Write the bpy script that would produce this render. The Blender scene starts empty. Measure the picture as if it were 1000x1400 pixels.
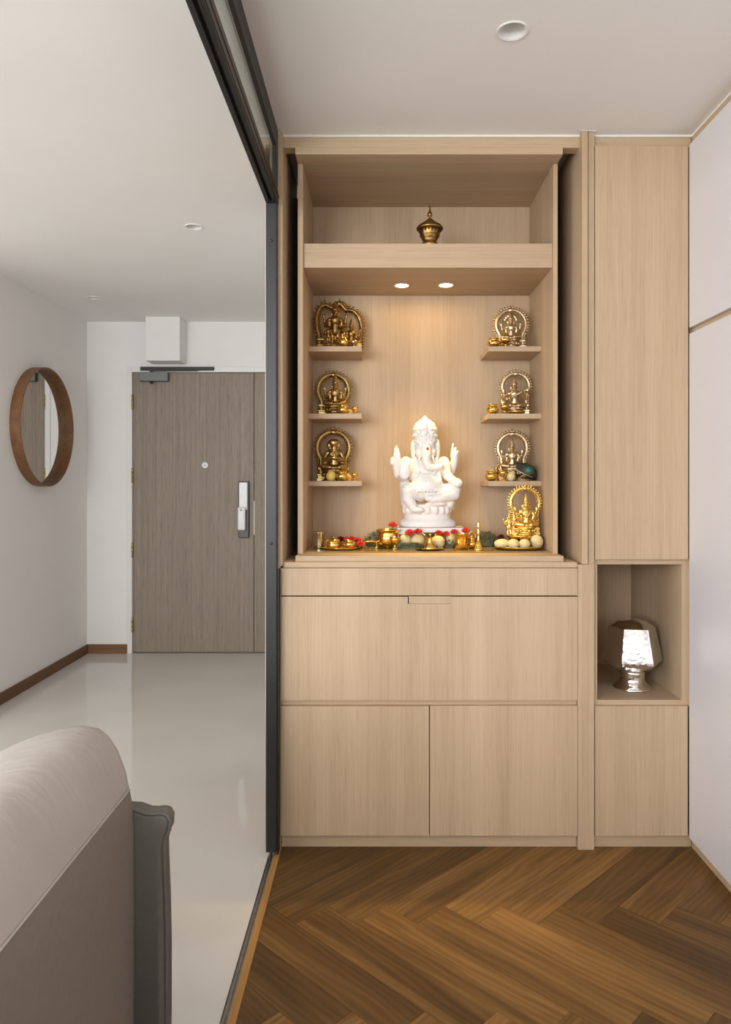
import bpy, bmesh, math, random
from mathutils import Vector, Matrix
random.seed(7)
PI = math.pi
S = bpy.context.scene
COL = S.collection

# ------------------------------------------------------------------ camera, world, lights, exposure
CAM_H, VX, VY, FPX = 1.33, 516.0, 659.0, 1000.0       # camera height, vanishing point, focal length in pixels
cd = bpy.data.cameras.new('camera'); cam = bpy.data.objects.new('camera', cd); COL.objects.link(cam)
cam.location = (0, 0, CAM_H); cam.rotation_euler = (PI/2, 0, 0)
cd.sensor_fit = 'HORIZONTAL'; cd.sensor_width = 36; cd.lens = 36*FPX/1000
cd.shift_x = (500-VX)/1000; cd.shift_y = (VY-700)/1000
cd.clip_start = 0.05
S.camera = cam

w = bpy.data.worlds.new('world'); S.world = w; w.use_nodes = True
w.node_tree.nodes['Background'].inputs[0].default_value = (0.86, 0.92, 1.0, 1)
w.node_tree.nodes['Background'].inputs[1].default_value = 1.0

def area(name, loc, rot, sx, sy, power, col, spread=180):
    l = bpy.data.lights.new(name, 'AREA'); l.shape = 'RECTANGLE'; l.size = sx; l.size_y = sy
    l.energy = power; l.color = col; l.spread = math.radians(spread)
    o = bpy.data.objects.new(name, l); COL.objects.link(o); o.location = loc; o.rotation_euler = rot
    return o
# daylight entering through two balcony windows behind the camera, above an added parapet
area('daylight_living', (-1.95, -2.30, 1.72), (PI/2+0.20, 0, 0), 2.3, 1.2, 205, (0.985, 0.99, 1.0))
area('daylight_room', (0.42, -2.30, 1.72), (PI/2+0.35, 0, 0), 1.2, 1.2, 30, (0.985, 0.99, 1.0))
# added soft side light, at an unseen window made up for the living-room wall
area('added_side_light', (-4.52, 0.2, 1.70), (PI/2+0.10, 0, -PI/2), 3.0, 1.2, 85, (1.0, 0.985, 0.96))

S.view_settings.view_transform = 'Standard'; S.view_settings.look = 'None'
S.view_settings.gamma = 1.0; S.view_settings.use_curve_mapping = False
S.view_settings.exposure = -0.30
S.cycles.use_denoising = True
S.cycles.max_bounces = 10; S.cycles.diffuse_bounces = 6; S.cycles.glossy_bounces = 5
S.cycles.transmission_bounces = 8; S.cycles.caustics_reflective = False; S.cycles.caustics_refractive = False
S.cycles.sample_clamp_indirect = 4.0

def at(px, py, Y):          # a point of the place seen at a pixel, at its own depth Y
    return Vector(((px-VX)/FPX*Y, Y, CAM_H-(py-VY)/FPX*Y))

# ------------------------------------------------------------------ materials
def nodemat(name):
    m = bpy.data.materials.new(name); m.use_nodes = True
    nt = m.node_tree; b = nt.nodes['Principled BSDF']
    return m, nt, b
def N(nt, t, **kw):
    n = nt.nodes.new(t)
    for k, v in kw.items(): setattr(n, k, v)
    return n
def coords(nt, scale, obj=True, rnd=False):
    tc = N(nt, 'ShaderNodeTexCoord'); mp = N(nt, 'ShaderNodeMapping')
    mp.inputs['Scale'].default_value = scale
    src = tc.outputs['Object']
    if rnd:
        oi = N(nt, 'ShaderNodeObjectInfo'); mu = N(nt, 'ShaderNodeMath', operation='MULTIPLY'); mu.inputs[1].default_value = 37.0
        nt.links.new(oi.outputs['Random'], mu.inputs[0])
        cx = N(nt, 'ShaderNodeCombineXYZ'); nt.links.new(mu.outputs[0], cx.inputs[0]); nt.links.new(mu.outputs[0], cx.inputs[1])
        va = N(nt, 'ShaderNodeVectorMath', operation='ADD'); nt.links.new(src, va.inputs[0]); nt.links.new(cx.outputs[0], va.inputs[1])
        src = va.outputs[0]
    nt.links.new(src, mp.inputs['Vector'])
    return mp.outputs['Vector']
def ramp(nt, stops):
    r = N(nt, 'ShaderNodeValToRGB'); e = r.color_ramp.elements
    while len(e) < len(stops): e.new(0.5)
    for i, (p, c) in enumerate(stops): e[i].position = p; e[i].color = (*c, 1)
    return r
def plain(name, col, rough=0.5, metal=0.0, var=0.04, scale=30, bump=0.0, spec=0.5, coat=0.0):
    m, nt, b = nodemat(name)
    v = coords(nt, (1, 1, 1)); n = N(nt, 'ShaderNodeTexNoise'); n.inputs['Scale'].default_value = scale; n.inputs['Detail'].default_value = 4
    nt.links.new(v, n.inputs['Vector'])
    r = ramp(nt, [(0.3, tuple(c*(1-var) for c in col)), (0.7, tuple(min(1, c*(1+var)) for c in col))])
    nt.links.new(n.outputs['Fac'], r.inputs[0]); nt.links.new(r.outputs[0], b.inputs['Base Color'])
    b.inputs['Roughness'].default_value = rough; b.inputs['Metallic'].default_value = metal
    b.inputs['Specular IOR Level'].default_value = spec; b.inputs['Coat Weight'].default_value = coat
    if bump:
        bp = N(nt, 'ShaderNodeBump'); bp.inputs['Strength'].default_value = bump; bp.inputs['Distance'].default_value = 0.002
        nt.links.new(n.outputs['Fac'], bp.inputs['Height']); nt.links.new(bp.outputs[0], b.inputs['Normal'])
    return m
def wood(name, axis, dark, mid, light, rough=0.5, broad=9, fine=170, pores=0.10, rnd=False, spec=0.3):
    """straight-grained veneer; axis = direction of the grain (0 x, 1 y, 2 z)"""
    m, nt, b = nodemat(name)
    def sc(f, along):
        s = [f, f, f]; s[axis] = along; return tuple(s)
    n1 = N(nt, 'ShaderNodeTexNoise'); n1.inputs['Scale'].default_value = 1; n1.inputs['Detail'].default_value = 5; n1.inputs['Distortion'].default_value = 0.3
    nt.links.new(coords(nt, sc(broad, 0.35), rnd=rnd), n1.inputs['Vector'])
    n2 = N(nt, 'ShaderNodeTexNoise'); n2.inputs['Scale'].default_value = 1; n2.inputs['Detail'].default_value = 3
    nt.links.new(coords(nt, sc(fine, 2.2), rnd=rnd), n2.inputs['Vector'])
    mx = N(nt, 'ShaderNodeMix'); mx.data_type = 'FLOAT'; mx.inputs[0].default_value = 0.35
    nt.links.new(n1.outputs['Fac'], mx.inputs[2]); nt.links.new(n2.outputs['Fac'], mx.inputs[3])
    r = ramp(nt, [(0.32, dark), (0.5, mid), (0.68, light)])
    nt.links.new(mx.outputs[0], r.inputs[0])
    n3 = N(nt, 'ShaderNodeTexNoise'); n3.inputs['Scale'].default_value = 1; n3.inputs['Detail'].default_value = 2
    nt.links.new(coords(nt, sc(fine*2.2, 9), rnd=rnd), n3.inputs['Vector'])
    pr = ramp(nt, [(0.36, (1-pores,)*3), (0.46, (1, 1, 1))])
    nt.links.new(n3.outputs['Fac'], pr.inputs[0])
    ml = N(nt, 'ShaderNodeMix'); ml.data_type = 'RGBA'; ml.blend_type = 'MULTIPLY'; ml.inputs[0].default_value = 1
    nt.links.new(r.outputs[0], ml.inputs[6]); nt.links.new(pr.outputs[0], ml.inputs[7])
    nt.links.new(ml.outputs[2], b.inputs['Base Color'])
    b.inputs['Roughness'].default_value = rough; b.inputs['Specular IOR Level'].default_value = spec
    bp = N(nt, 'ShaderNodeBump'); bp.inputs['Strength'].default_value = 0.08; bp.inputs['Distance'].default_value = 0.001
    nt.links.new(n3.outputs['Fac'], bp.inputs['Height']); nt.links.new(bp.outputs[0], b.inputs['Normal'])
    return m
OAK = ((0.438, 0.315, 0.198), (0.515, 0.378, 0.246), (0.59, 0.440, 0.297))
M = {}
M['oak_v'] = wood('oak_veneer_vertical', 2, *OAK)
M['oak_h'] = wood('oak_veneer_horizontal', 0, *OAK)
M['oak_y'] = wood('oak_veneer_depth', 1, *OAK)
M['walnut'] = wood('walnut_veneer', 1, (0.13, 0.06, 0.025), (0.20, 0.095, 0.042), (0.27, 0.135, 0.06), fine=90)
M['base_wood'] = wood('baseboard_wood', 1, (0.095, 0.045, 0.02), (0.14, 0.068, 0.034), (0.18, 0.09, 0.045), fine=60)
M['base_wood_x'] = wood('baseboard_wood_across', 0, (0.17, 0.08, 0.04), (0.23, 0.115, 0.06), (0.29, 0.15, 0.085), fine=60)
M['door_wood'] = wood('grey_oak_door', 2, (0.225, 0.180, 0.138), (0.27, 0.220, 0.172), (0.315, 0.258, 0.204), broad=60, fine=130, pores=0.22)
M['edge_strip'] = wood('threshold_oak', 1, (0.28, 0.14, 0.04), (0.37, 0.195, 0.062), (0.45, 0.25, 0.09), fine=80)

def plank_mat():
    m, nt, b = nodemat('herringbone_oak')
    oi = N(nt, 'ShaderNodeObjectInfo')
    n1 = N(nt, 'ShaderNodeTexNoise'); n1.inputs['Scale'].default_value = 1; n1.inputs['Detail'].default_value = 9; n1.inputs['Distortion'].default_value = 1.4
    nt.links.new(coords(nt, (1.1, 11, 11), rnd=True), n1.inputs['Vector'])
    n2 = N(nt, 'ShaderNodeTexNoise'); n2.inputs['Scale'].default_value = 1; n2.inputs['Detail'].default_value = 3
    nt.links.new(coords(nt, (14, 480, 480), rnd=True), n2.inputs['Vector'])
    wv = N(nt, 'ShaderNodeTexWave'); wv.bands_direction = 'Y'; wv.inputs['Scale'].default_value = 1.0; wv.inputs['Distortion'].default_value = 11
    wv.inputs['Detail'].default_value = 2; wv.inputs['Detail Scale'].default_value = 0.8
    nt.links.new(coords(nt, (2.6, 14, 10), rnd=True), wv.inputs['Vector'])
    mx = N(nt, 'ShaderNodeMix'); mx.data_type = 'FLOAT'; mx.inputs[0].default_value = 0.22
    nt.links.new(n1.outputs['Fac'], mx.inputs[2]); nt.links.new(n2.outputs['Fac'], mx.inputs[3])
    mx2 = N(nt, 'ShaderNodeMix'); mx2.data_type = 'FLOAT'; mx2.inputs[0].default_value = 0.10
    nt.links.new(mx.outputs[0], mx2.inputs[2]); nt.links.new(wv.outputs['Fac'], mx2.inputs[3])
    r = ramp(nt, [(0.3, (0.078, 0.036, 0.009)), (0.5, (0.158, 0.079, 0.022)), (0.7, (0.25, 0.133, 0.042))])
    nt.links.new(mx2.outputs[0], r.inputs[0])
    mr = N(nt, 'ShaderNodeMapRange'); mr.inputs[3].default_value = 0.58; mr.inputs[4].default_value = 1.42
    nt.links.new(oi.outputs['Random'], mr.inputs[0])
    ml = N(nt, 'ShaderNodeVectorMath', operation='SCALE')
    nt.links.new(r.outputs[0], ml.inputs[0]); nt.links.new(mr.outputs[0], ml.inputs['Scale'])
    nt.links.new(ml.outputs[0], b.inputs['Base Color'])
    b.inputs['Roughness'].default_value = 0.46; b.inputs['Specular IOR Level'].default_value = 0.3
    bp = N(nt, 'ShaderNodeBump'); bp.inputs['Strength'].default_value = 0.12; bp.inputs['Distance'].default_value = 0.001
    nt.links.new(n2.outputs['Fac'], bp.inputs['Height']); nt.links.new(bp.outputs[0], b.inputs['Normal'])
    return m
M['plank'] = plank_mat()
M['paint'] = plain('white_wall_paint', (0.80, 0.785, 0.77), 0.75, var=0.012, scale=6, spec=0.2)
M['ceil'] = plain('ceiling_paint', (0.84, 0.83, 0.815), 0.85, var=0.012, scale=3, spec=0.15)
M['tile'] = plain('polished_beige_tile', (0.61, 0.585, 0.54), 0.07, var=0.03, scale=2.2, spec=0.55)
M['gloss_white'] = plain('wardrobe_white_laminate', (0.70, 0.69, 0.725), 0.38, var=0.008, scale=4)
M['gap'] = plain('dark_gap', (0.012, 0.010, 0.008), 0.9)
M['slot'] = plain('black_pocket_lining', (0.010, 0.009, 0.008), 0.8, spec=0.2)
M['black_metal'] = plain('black_powder_coat', (0.014, 0.014, 0.0145), 0.45, 0.0, var=0.1, scale=200)
M['rail_brown'] = plain('bronze_rail', (0.050, 0.040, 0.031), 0.45, 0.3)
M['caulk'] = plain('white_caulk', (0.80, 0.78, 0.75), 0.6)
M['seal'] = plain('pale_seal', (0.42, 0.41, 0.39), 0.5)
M['white_plastic'] = plain('white_plastic', (0.80, 0.79, 0.78), 0.35)
M['frame_white'] = plain('white_door_frame', (0.74, 0.73, 0.715), 0.35, var=0.01)
M['closer_grey'] = plain('grey_closer_paint', (0.135, 0.14, 0.135), 0.4, 0.5)
M['closer_dark'] = plain('dark_closer_arm', (0.022, 0.020, 0.019), 0.4, 0.3)
M['hinge'] = plain('brass_hinge', (0.50, 0.36, 0.12), 0.32, 1.0)
M['lock_white'] = plain('lock_silver_white', (0.72, 0.72, 0.74), 0.3)
M['lock_dark'] = plain('lock_dark', (0.05, 0.042, 0.036), 0.35)
M['alu'] = plain('aluminium_channel', (0.30, 0.29, 0.27), 0.38, 0.9, var=0.15, scale=60)
M['marble'] = plain('white_marble', (0.83, 0.80, 0.765), 0.38, var=0.03, scale=12)
M['tilak'] = plain('red_mark', (0.45, 0.03, 0.02), 0.6)
M['antique'] = plain('antique_brass', (0.30, 0.175, 0.055), 0.34, 1.0, var=0.35, scale=70, bump=0.25)
M['brass'] = plain('brass', (0.38, 0.255, 0.095), 0.32, 1.0, var=0.2, scale=60, bump=0.1)
M['pale_brass'] = plain('pale_brass', (0.60, 0.475, 0.30), 0.32, 1.0, var=0.2, scale=80, bump=0.2)
M['gold'] = plain('polished_gold_brass', (0.86, 0.57, 0.14), 0.13, 1.0, var=0.06, scale=20)
M['gold_idol'] = plain('gold_idol_brass', (0.88, 0.62, 0.20), 0.24, 1.0, var=0.2, scale=80, bump=0.2)
M['steel'] = plain('polished_steel', (0.66, 0.61, 0.53), 0.14, 1.0, var=0.05)
M['soot'] = plain('sooty_lamp_bowl', (0.05, 0.035, 0.02), 0.6)
M['hole'] = plain('vent_hole_dark', (0.01, 0.008, 0.005), 0.9)
M['petal'] = plain('red_petal', (0.80, 0.085, 0.045), 0.6, var=0.25, scale=120)
M['petal_pink'] = plain('crimson_petal', (0.66, 0.035, 0.05), 0.6, var=0.3, scale=120)
M['petal_dark'] = plain('dark_red_petal', (0.16, 0.012, 0.012), 0.6, var=0.3, scale=120)
M['stalk'] = plain('flower_stalk', (0.06, 0.12, 0.03), 0.6)
M['durva'] = plain('grey_green_grass', (0.145, 0.165, 0.10), 0.7, var=0.3, scale=80)
M['sweet'] = plain('pale_yellow_sweet', (0.72, 0.60, 0.31), 0.7, var=0.10, scale=160, bump=0.5)
M['sweet_y'] = plain('yellow_sweet', (0.70, 0.50, 0.12), 0.7, var=0.12, scale=160, bump=0.5)
M['feather'] = plain('dark_feather', (0.028, 0.036, 0.030), 0.5, var=0.4, scale=150)
M['feather_eye'] = plain('teal_feather_eye', (0.012, 0.17, 0.16), 0.35, var=0.2, scale=150)
M['feather_ring'] = plain('olive_feather_ring', (0.09, 0.11, 0.05), 0.45, var=0.2, scale=150)
M['quill'] = plain('feather_quill', (0.55, 0.42, 0.22), 0.5)
M['stool'] = wood('low_stool_wood', 0, (0.30, 0.16, 0.06), (0.38, 0.21, 0.08), (0.45, 0.26, 0.11))

def leather(name, col, rough):
    m, nt, b = nodemat(name)
    v = coords(nt, (1, 1, 1)); vo = N(nt, 'ShaderNodeTexVoronoi'); vo.inputs['Scale'].default_value = 420
    nt.links.new(v, vo.inputs['Vector'])
    n = N(nt, 'ShaderNodeTexNoise'); n.inputs['Scale'].default_value = 5; n.inputs['Detail'].default_value = 5; nt.links.new(v, n.inputs['Vector'])
    r = ramp(nt, [(0.3, tuple(c*0.94 for c in col)), (0.7, tuple(c*1.05 for c in col))])
    nt.links.new(n.outputs['Fac'], r.inputs[0]); nt.links.new(r.outputs[0], b.inputs['Base Color'])
    wr = N(nt, 'ShaderNodeTexNoise'); wr.inputs['Scale'].default_value = 1; wr.inputs['Detail'].default_value = 2; wr.inputs['Distortion'].default_value = 0.4
    nt.links.new(coords(nt, (7, 22, 7)), wr.inputs['Vector'])
    b1 = N(nt, 'ShaderNodeBump'); b1.inputs['Strength'].default_value = 0.25; b1.inputs['Distance'].default_value = 0.012
    nt.links.new(wr.outputs['Fac'], b1.inputs['Height'])
    b2 = N(nt, 'ShaderNodeBump'); b2.inputs['Strength'].default_value = 0.12; b2.inputs['Distance'].default_value = 0.0006
    nt.links.new(vo.outputs['Distance'], b2.inputs['Height']); nt.links.new(b1.outputs[0], b2.inputs['Normal'])
    nt.links.new(b2.outputs[0], b.inputs['Normal'])
    b.inputs['Roughness'].default_value = rough; b.inputs['Specular IOR Level'].default_value = 0.35
    return m
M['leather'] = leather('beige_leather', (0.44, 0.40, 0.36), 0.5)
M['leather_back_shade'] = plain('beige_leather_shaded_back', (0.20, 0.173, 0.147), 0.6, var=0.05, scale=60, bump=0.1)  # darkened sofa leather: shade on the back is put into the colour
M['leather_arm_shade'] = plain('beige_leather_shaded_arm', (0.125, 0.114, 0.098), 0.55, var=0.05, scale=60, bump=0.1)  # darker leather copy, the arm's shadow side painted into its colour

def mirror_mat():
    m, nt, b = nodemat('mirror_silver')
    b.inputs['Base Color'].default_value = (0.90, 0.90, 0.89, 1); b.inputs['Metallic'].default_value = 1; b.inputs['Roughness'].default_value = 0.01
    return m
M['mirror'] = mirror_mat()
def glass_mat(name, col, rough=0.0):
    m, nt, b = nodemat(name)
    g = N(nt, 'ShaderNodeBsdfGlossy'); g.inputs['Roughness'].default_value = rough; g.inputs['Color'].default_value = (1, 1, 1, 1)
    t = N(nt, 'ShaderNodeBsdfTransparent'); t.inputs['Color'].default_value = (*col, 1)
    lw = N(nt, 'ShaderNodeLayerWeight'); lw.inputs['Blend'].default_value = 0.5
    pw = N(nt, 'ShaderNodeMath', operation='POWER'); pw.inputs[1].default_value = 4.0; nt.links.new(lw.outputs['Facing'], pw.inputs[0])
    f = N(nt, 'ShaderNodeMath', operation='MULTIPLY_ADD'); f.inputs[1].default_value = 0.94; f.inputs[2].default_value = 0.04; nt.links.new(pw.outputs[0], f.inputs[0])
    mx = N(nt, 'ShaderNodeMixShader')
    nt.links.new(f.outputs[0], mx.inputs[0]); nt.links.new(t.outputs[0], mx.inputs[1]); nt.links.new(g.outputs[0], mx.inputs[2])
    nt.links.new(mx.outputs[0], nt.nodes['Material Output'].inputs['Surface'])
    return m
M['glass'] = glass_mat('clear_glass', (0.90, 0.95, 0.93))
M['glass_mat'] = plain('amber_back_painted_glass', (0.30, 0.20, 0.085), 0.05, var=0.03, spec=0.6)
M['glass_edge'] = plain('dark_glass_edge', (0.035, 0.022, 0.014), 0.25)
def hammered():
    m, nt, b = nodemat('hammered_silver')
    vo = N(nt, 'ShaderNodeTexVoronoi'); vo.inputs['Scale'].default_value = 75; vo.feature = 'SMOOTH_F1'
    nt.links.new(coords(nt, (1, 1, 1)), vo.inputs['Vector'])
    n = N(nt, 'ShaderNodeTexNoise'); n.inputs['Scale'].default_value = 1; n.inputs['Detail'].default_value = 2
    nt.links.new(coords(nt, (26, 26, 7)), n.inputs['Vector'])
    b0 = N(nt, 'ShaderNodeBump'); b0.inputs['Strength'].default_value = 0.5; b0.inputs['Distance'].default_value = 0.012
    nt.links.new(n.outputs['Fac'], b0.inputs['Height'])
    bp = N(nt, 'ShaderNodeBump'); bp.inputs['Strength'].default_value = 0.35; bp.inputs['Distance'].default_value = 0.004
    nt.links.new(b0.outputs[0], bp.inputs['Normal'])
    nt.links.new(vo.outputs['Distance'], bp.inputs['Height']); nt.links.new(bp.outputs[0], b.inputs['Normal'])
    b.inputs['Base Color'].default_value = (0.90, 0.87, 0.83, 1); b.inputs['Metallic'].default_value = 1; b.inputs['Roughness'].default_value = 0.08
    return m
M['silver'] = hammered()
M['silver_plain'] = plain('polished_silver', (0.86, 0.83, 0.79), 0.08, 1.0, var=0.02)
def emis(name, col, st):
    m, nt, b = nodemat(name)
    b.inputs['Base Color'].default_value = (*col, 1); b.inputs['Emission Color'].default_value = (*col, 1); b.inputs['Emission Strength'].default_value = st
    return m
M['lamp_lit'] = emis('lit_lens', (1.0, 0.66, 0.24), 85.0)
M['lamp_can'] = plain('white_lamp_can', (0.80, 0.79, 0.77), 0.5)

# ------------------------------------------------------------------ geometry helpers
class G:
    """collects vertices and faces of one mesh"""
    def __init__(s): s.v = []; s.f = []; s.sm = []
    def add(s, vs, fs, smooth=False):
        o = len(s.v); s.v += [tuple(v) for v in vs]
        s.f += [tuple(i+o for i in f) for f in fs]; s.sm += [smooth]*len(fs); return s
    def box(s, x0, x1, y0, y1, z0, z1, bev=0.0):
        x0, x1 = sorted((x0, x1)); y0, y1 = sorted((y0, y1)); z0, z1 = sorted((z0, z1))
        if bev <= 0:
            vs = [(x, y, z) for z in (z0, z1) for y in (y0, y1) for x in (x0, x1)]
            return s.add(vs, [(0, 2, 3, 1), (4, 5, 7, 6), (0, 1, 5, 4), (2, 6, 7, 3), (0, 4, 6, 2), (1, 3, 7, 5)])
        bm = bmesh.new(); bmesh.ops.create_cube(bm, size=1)
        for v in bm.verts: v.co = Vector(((x0+x1)/2+v.co.x*(x1-x0), (y0+y1)/2+v.co.y*(y1-y0), (z0+z1)/2+v.co.z*(z1-z0)))
        bev = min(bev, 0.45*min(x1-x0, y1-y0, z1-z0))
        bmesh.ops.bevel(bm, geom=bm.edges[:], offset=bev, segments=2 if bev > 0.0015 else 1, profile=0.5, affect='EDGES')
        bm.verts.ensure_lookup_table(); bm.verts.index_update()
        s.add([v.co for v in bm.verts], [[v.index for v in f.verts] for f in bm.faces]); bm.free(); return s
    def lathe(s, prof, n=28, c=(0, 0, 0), smooth=True, phase=0.0, sx=1.0, sy=1.0):
        """prof: list of (r, z), bottom to top; closed at both ends"""
        vs = []; fs = []; k = len(prof)
        for r, z in prof:
            for i in range(n):
                a = 2*PI*i/n+phase; vs.append((c[0]+r*sx*math.cos(a), c[1]+r*sy*math.sin(a), c[2]+z))
        for j in range(k-1):
            for i in range(n):
                i2 = (i+1) % n; fs.append((j*n+i, j*n+i2, (j+1)*n+i2, (j+1)*n+i))
        fs.append(tuple(range(n-1, -1, -1))); fs.append(tuple((k-1)*n+i for i in range(n)))
        return s.add(vs, fs, smooth)
    def tube(s, pts, rad, n=8, closed=False, smooth=True, flat=1.0):
        pts = [Vector(p) for p in pts]; k = len(pts)
        if not isinstance(rad, (list, tuple)): rad = [rad]*k
        vs = []; fs = []; up = None
        for j in range(k):
            a = pts[(j-1) % k] if (closed or j > 0) else pts[j]; b = pts[(j+1) % k] if (closed or j < k-1) else pts[j]
            t = (b-a).normalized()
            if up is None:
                up = t.orthogonal().normalized()
            up = (up-t*up.dot(t)); up = up.normalized() if up.length > 1e-6 else t.orthogonal().normalized()
            sd = t.cross(up)
            for i in range(n):
                q = 2*PI*i/n; vs.append(pts[j]+(up*math.cos(q)+sd*math.sin(q)*flat)*rad[j])
        for j in range(k if closed else k-1):
            j2 = (j+1) % k
            for i in range(n):
                i2 = (i+1) % n; fs.append((j*n+i, j2*n+i, j2*n+i2, j*n+i2))
        if not closed:
            fs.append(tuple(range(n))); fs.append(tuple((k-1)*n+i for i in range(n-1, -1, -1)))
        return s.add(vs, fs, smooth)
    def ell(s, c, r, nu=14, nv=9, rot=None):
        if not isinstance(r, (list, tuple)): r = (r, r, r)
        vs = [Vector((0, 0, -1))]; fs = []
        for j in range(1, nv):
            t = -PI/2+PI*j/nv
            for i in range(nu):
                q = 2*PI*i/nu; vs.append(Vector((math.cos(t)*math.cos(q), math.cos(t)*math.sin(q), math.sin(t))))
        vs.append(Vector((0, 0, 1))); last = len(vs)-1
        for i in range(nu): fs.append((0, 1+(i+1) % nu, 1+i))
        for j in range(nv-2):
            for i in range(nu):
                i2 = (i+1) % nu; fs.append((1+j*nu+i, 1+j*nu+i2, 1+(j+1)*nu+i2, 1+(j+1)*nu+i))
        for i in range(nu): fs.append((last, 1+(nv-2)*nu+i, 1+(nv-2)*nu+(i+1) % nu))
        out = []
        for v in vs:
            p = Vector((v.x*r[0], v.y*r[1], v.z*r[2]))
            if rot is not None: p = rot @ p
            out.append(p+Vector(c))
        return s.add(out, fs, True)
    def cap(s, a, b, ra, rb, n=12):
        """tapered capsule"""
        a = Vector(a); b = Vector(b); d = (b-a); L = d.length; d = d.normalized()
        pts = []; rr = []
        for q in (-80, -55, -30, 0): pts.append(a+d*ra*math.sin(math.radians(q))); rr.append(max(1e-4, ra*math.cos(math.radians(q))))
        for q in (0, 30, 55, 80): pts.append(b+d*rb*math.sin(math.radians(q))); rr.append(max(1e-4, rb*math.cos(math.radians(q))))
        return s.tube(pts, rr, n)
    def prism(s, poly, axis, d0, d1, smooth=False):
        """poly: 2D outline; axis 'x': (y,z), 'y': (x,z), 'z': (x,y)"""
        n = len(poly)
        def mk(p, d): return {'x': (d, p[0], p[1]), 'y': (p[0], d, p[1]), 'z': (p[0], p[1], d)}[axis]
        vs = [mk(p, d0) for p in poly]+[mk(p, d1) for p in poly]
        s.add(vs, [tuple(range(n)), tuple(range(2*n-1, n-1, -1))])
        o = len(s.v)-2*n
        for i in range(n):
            j = (i+1) % n; s.f.append((o+i, o+n+i, o+n+j, o+j)); s.sm.append(smooth)
        return s
    def mesh(s, name, off=(0, 0, 0)):
        me = bpy.data.meshes.new(name)
        me.from_pydata([(v[0]-off[0], v[1]-off[1], v[2]-off[2]) for v in s.v], [], s.f)
        for p, q in zip(me.polygons, s.sm): p.use_smooth = q
        bm = bmesh.new(); bm.from_mesh(me); bmesh.ops.recalc_face_normals(bm, faces=bm.faces[:]); bm.to_mesh(me); bm.free()
        return me

def tag(o, label=None, cat=None, group=None, kind=None):
    if label: o['label'] = label
    if cat: o['category'] = cat
    if group: o['group'] = group
    if kind: o['kind'] = kind
    return o
def thing(name, label, cat, loc=(0, 0, 0), group=None, rz=0):
    o = bpy.data.objects.new(name, None); COL.objects.link(o); o.location = loc; o.rotation_euler = (0, 0, rz)
    o.empty_display_size = 0.02
    return tag(o, label, cat, group)
def part(name, g, mat, parent, label=None, world=True, kind=None):
    """g in world coordinates (world=True) of an unrotated root, or already local"""
    if isinstance(g, G):
        off = (0, 0, 0)
        if world:
            off = Vector(parent.location)+(Vector(parent.parent.location) if parent.parent else Vector())
        me = g.mesh(name, off)
    else: me = g
    o = bpy.data.objects.new(name, me); COL.objects.link(o)
    if not me.materials: me.materials.append(M[mat] if isinstance(mat, str) else mat)
    o.parent = parent
    if label: o['label'] = label
    if kind: o['kind'] = kind
    return o
def solo(name, g, mat, label, cat, loc=(0, 0, 0), group=None, kind=None, world=False, rz=0):
    me = g.mesh(name, loc if world else (0, 0, 0)) if isinstance(g, G) else g
    if not me.materials: me.materials.append(M[mat] if isinstance(mat, str) else mat)
    o = bpy.data.objects.new(name, me); COL.objects.link(o); o.location = loc; o.rotation_euler = (0, 0, rz)
    return tag(o, label, cat, group, kind)
def struct(name, g, mat, label=None, cat=None):
    o = solo(name, g, mat, label, cat, kind='structure'); return o
def copy_tree(o, parent=None):
    c = o.copy(); COL.objects.link(c); c.parent = parent
    for ch in [x for x in o.children]: copy_tree(ch, c)
    return c
def fuse(g, name, voxel, smooth=3):
    """melts overlapping closed shapes into one continuous skin"""
    me = g.mesh(name+'_src'); o = bpy.data.objects.new(name+'_src', me); COL.objects.link(o)
    r = o.modifiers.new('r', 'REMESH'); r.mode = 'VOXEL'; r.voxel_size = voxel; r.use_smooth_shade = True
    sm = o.modifiers.new('s', 'SMOOTH'); sm.factor = 0.5; sm.iterations = smooth
    dg = bpy.context.evaluated_depsgraph_get(); out = bpy.data.meshes.new_from_object(o.evaluated_get(dg)); out.name = name
    bpy.data.objects.remove(o); bpy.data.meshes.remove(me)
    for p in out.polygons: p.use_smooth = True
    return out

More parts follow.
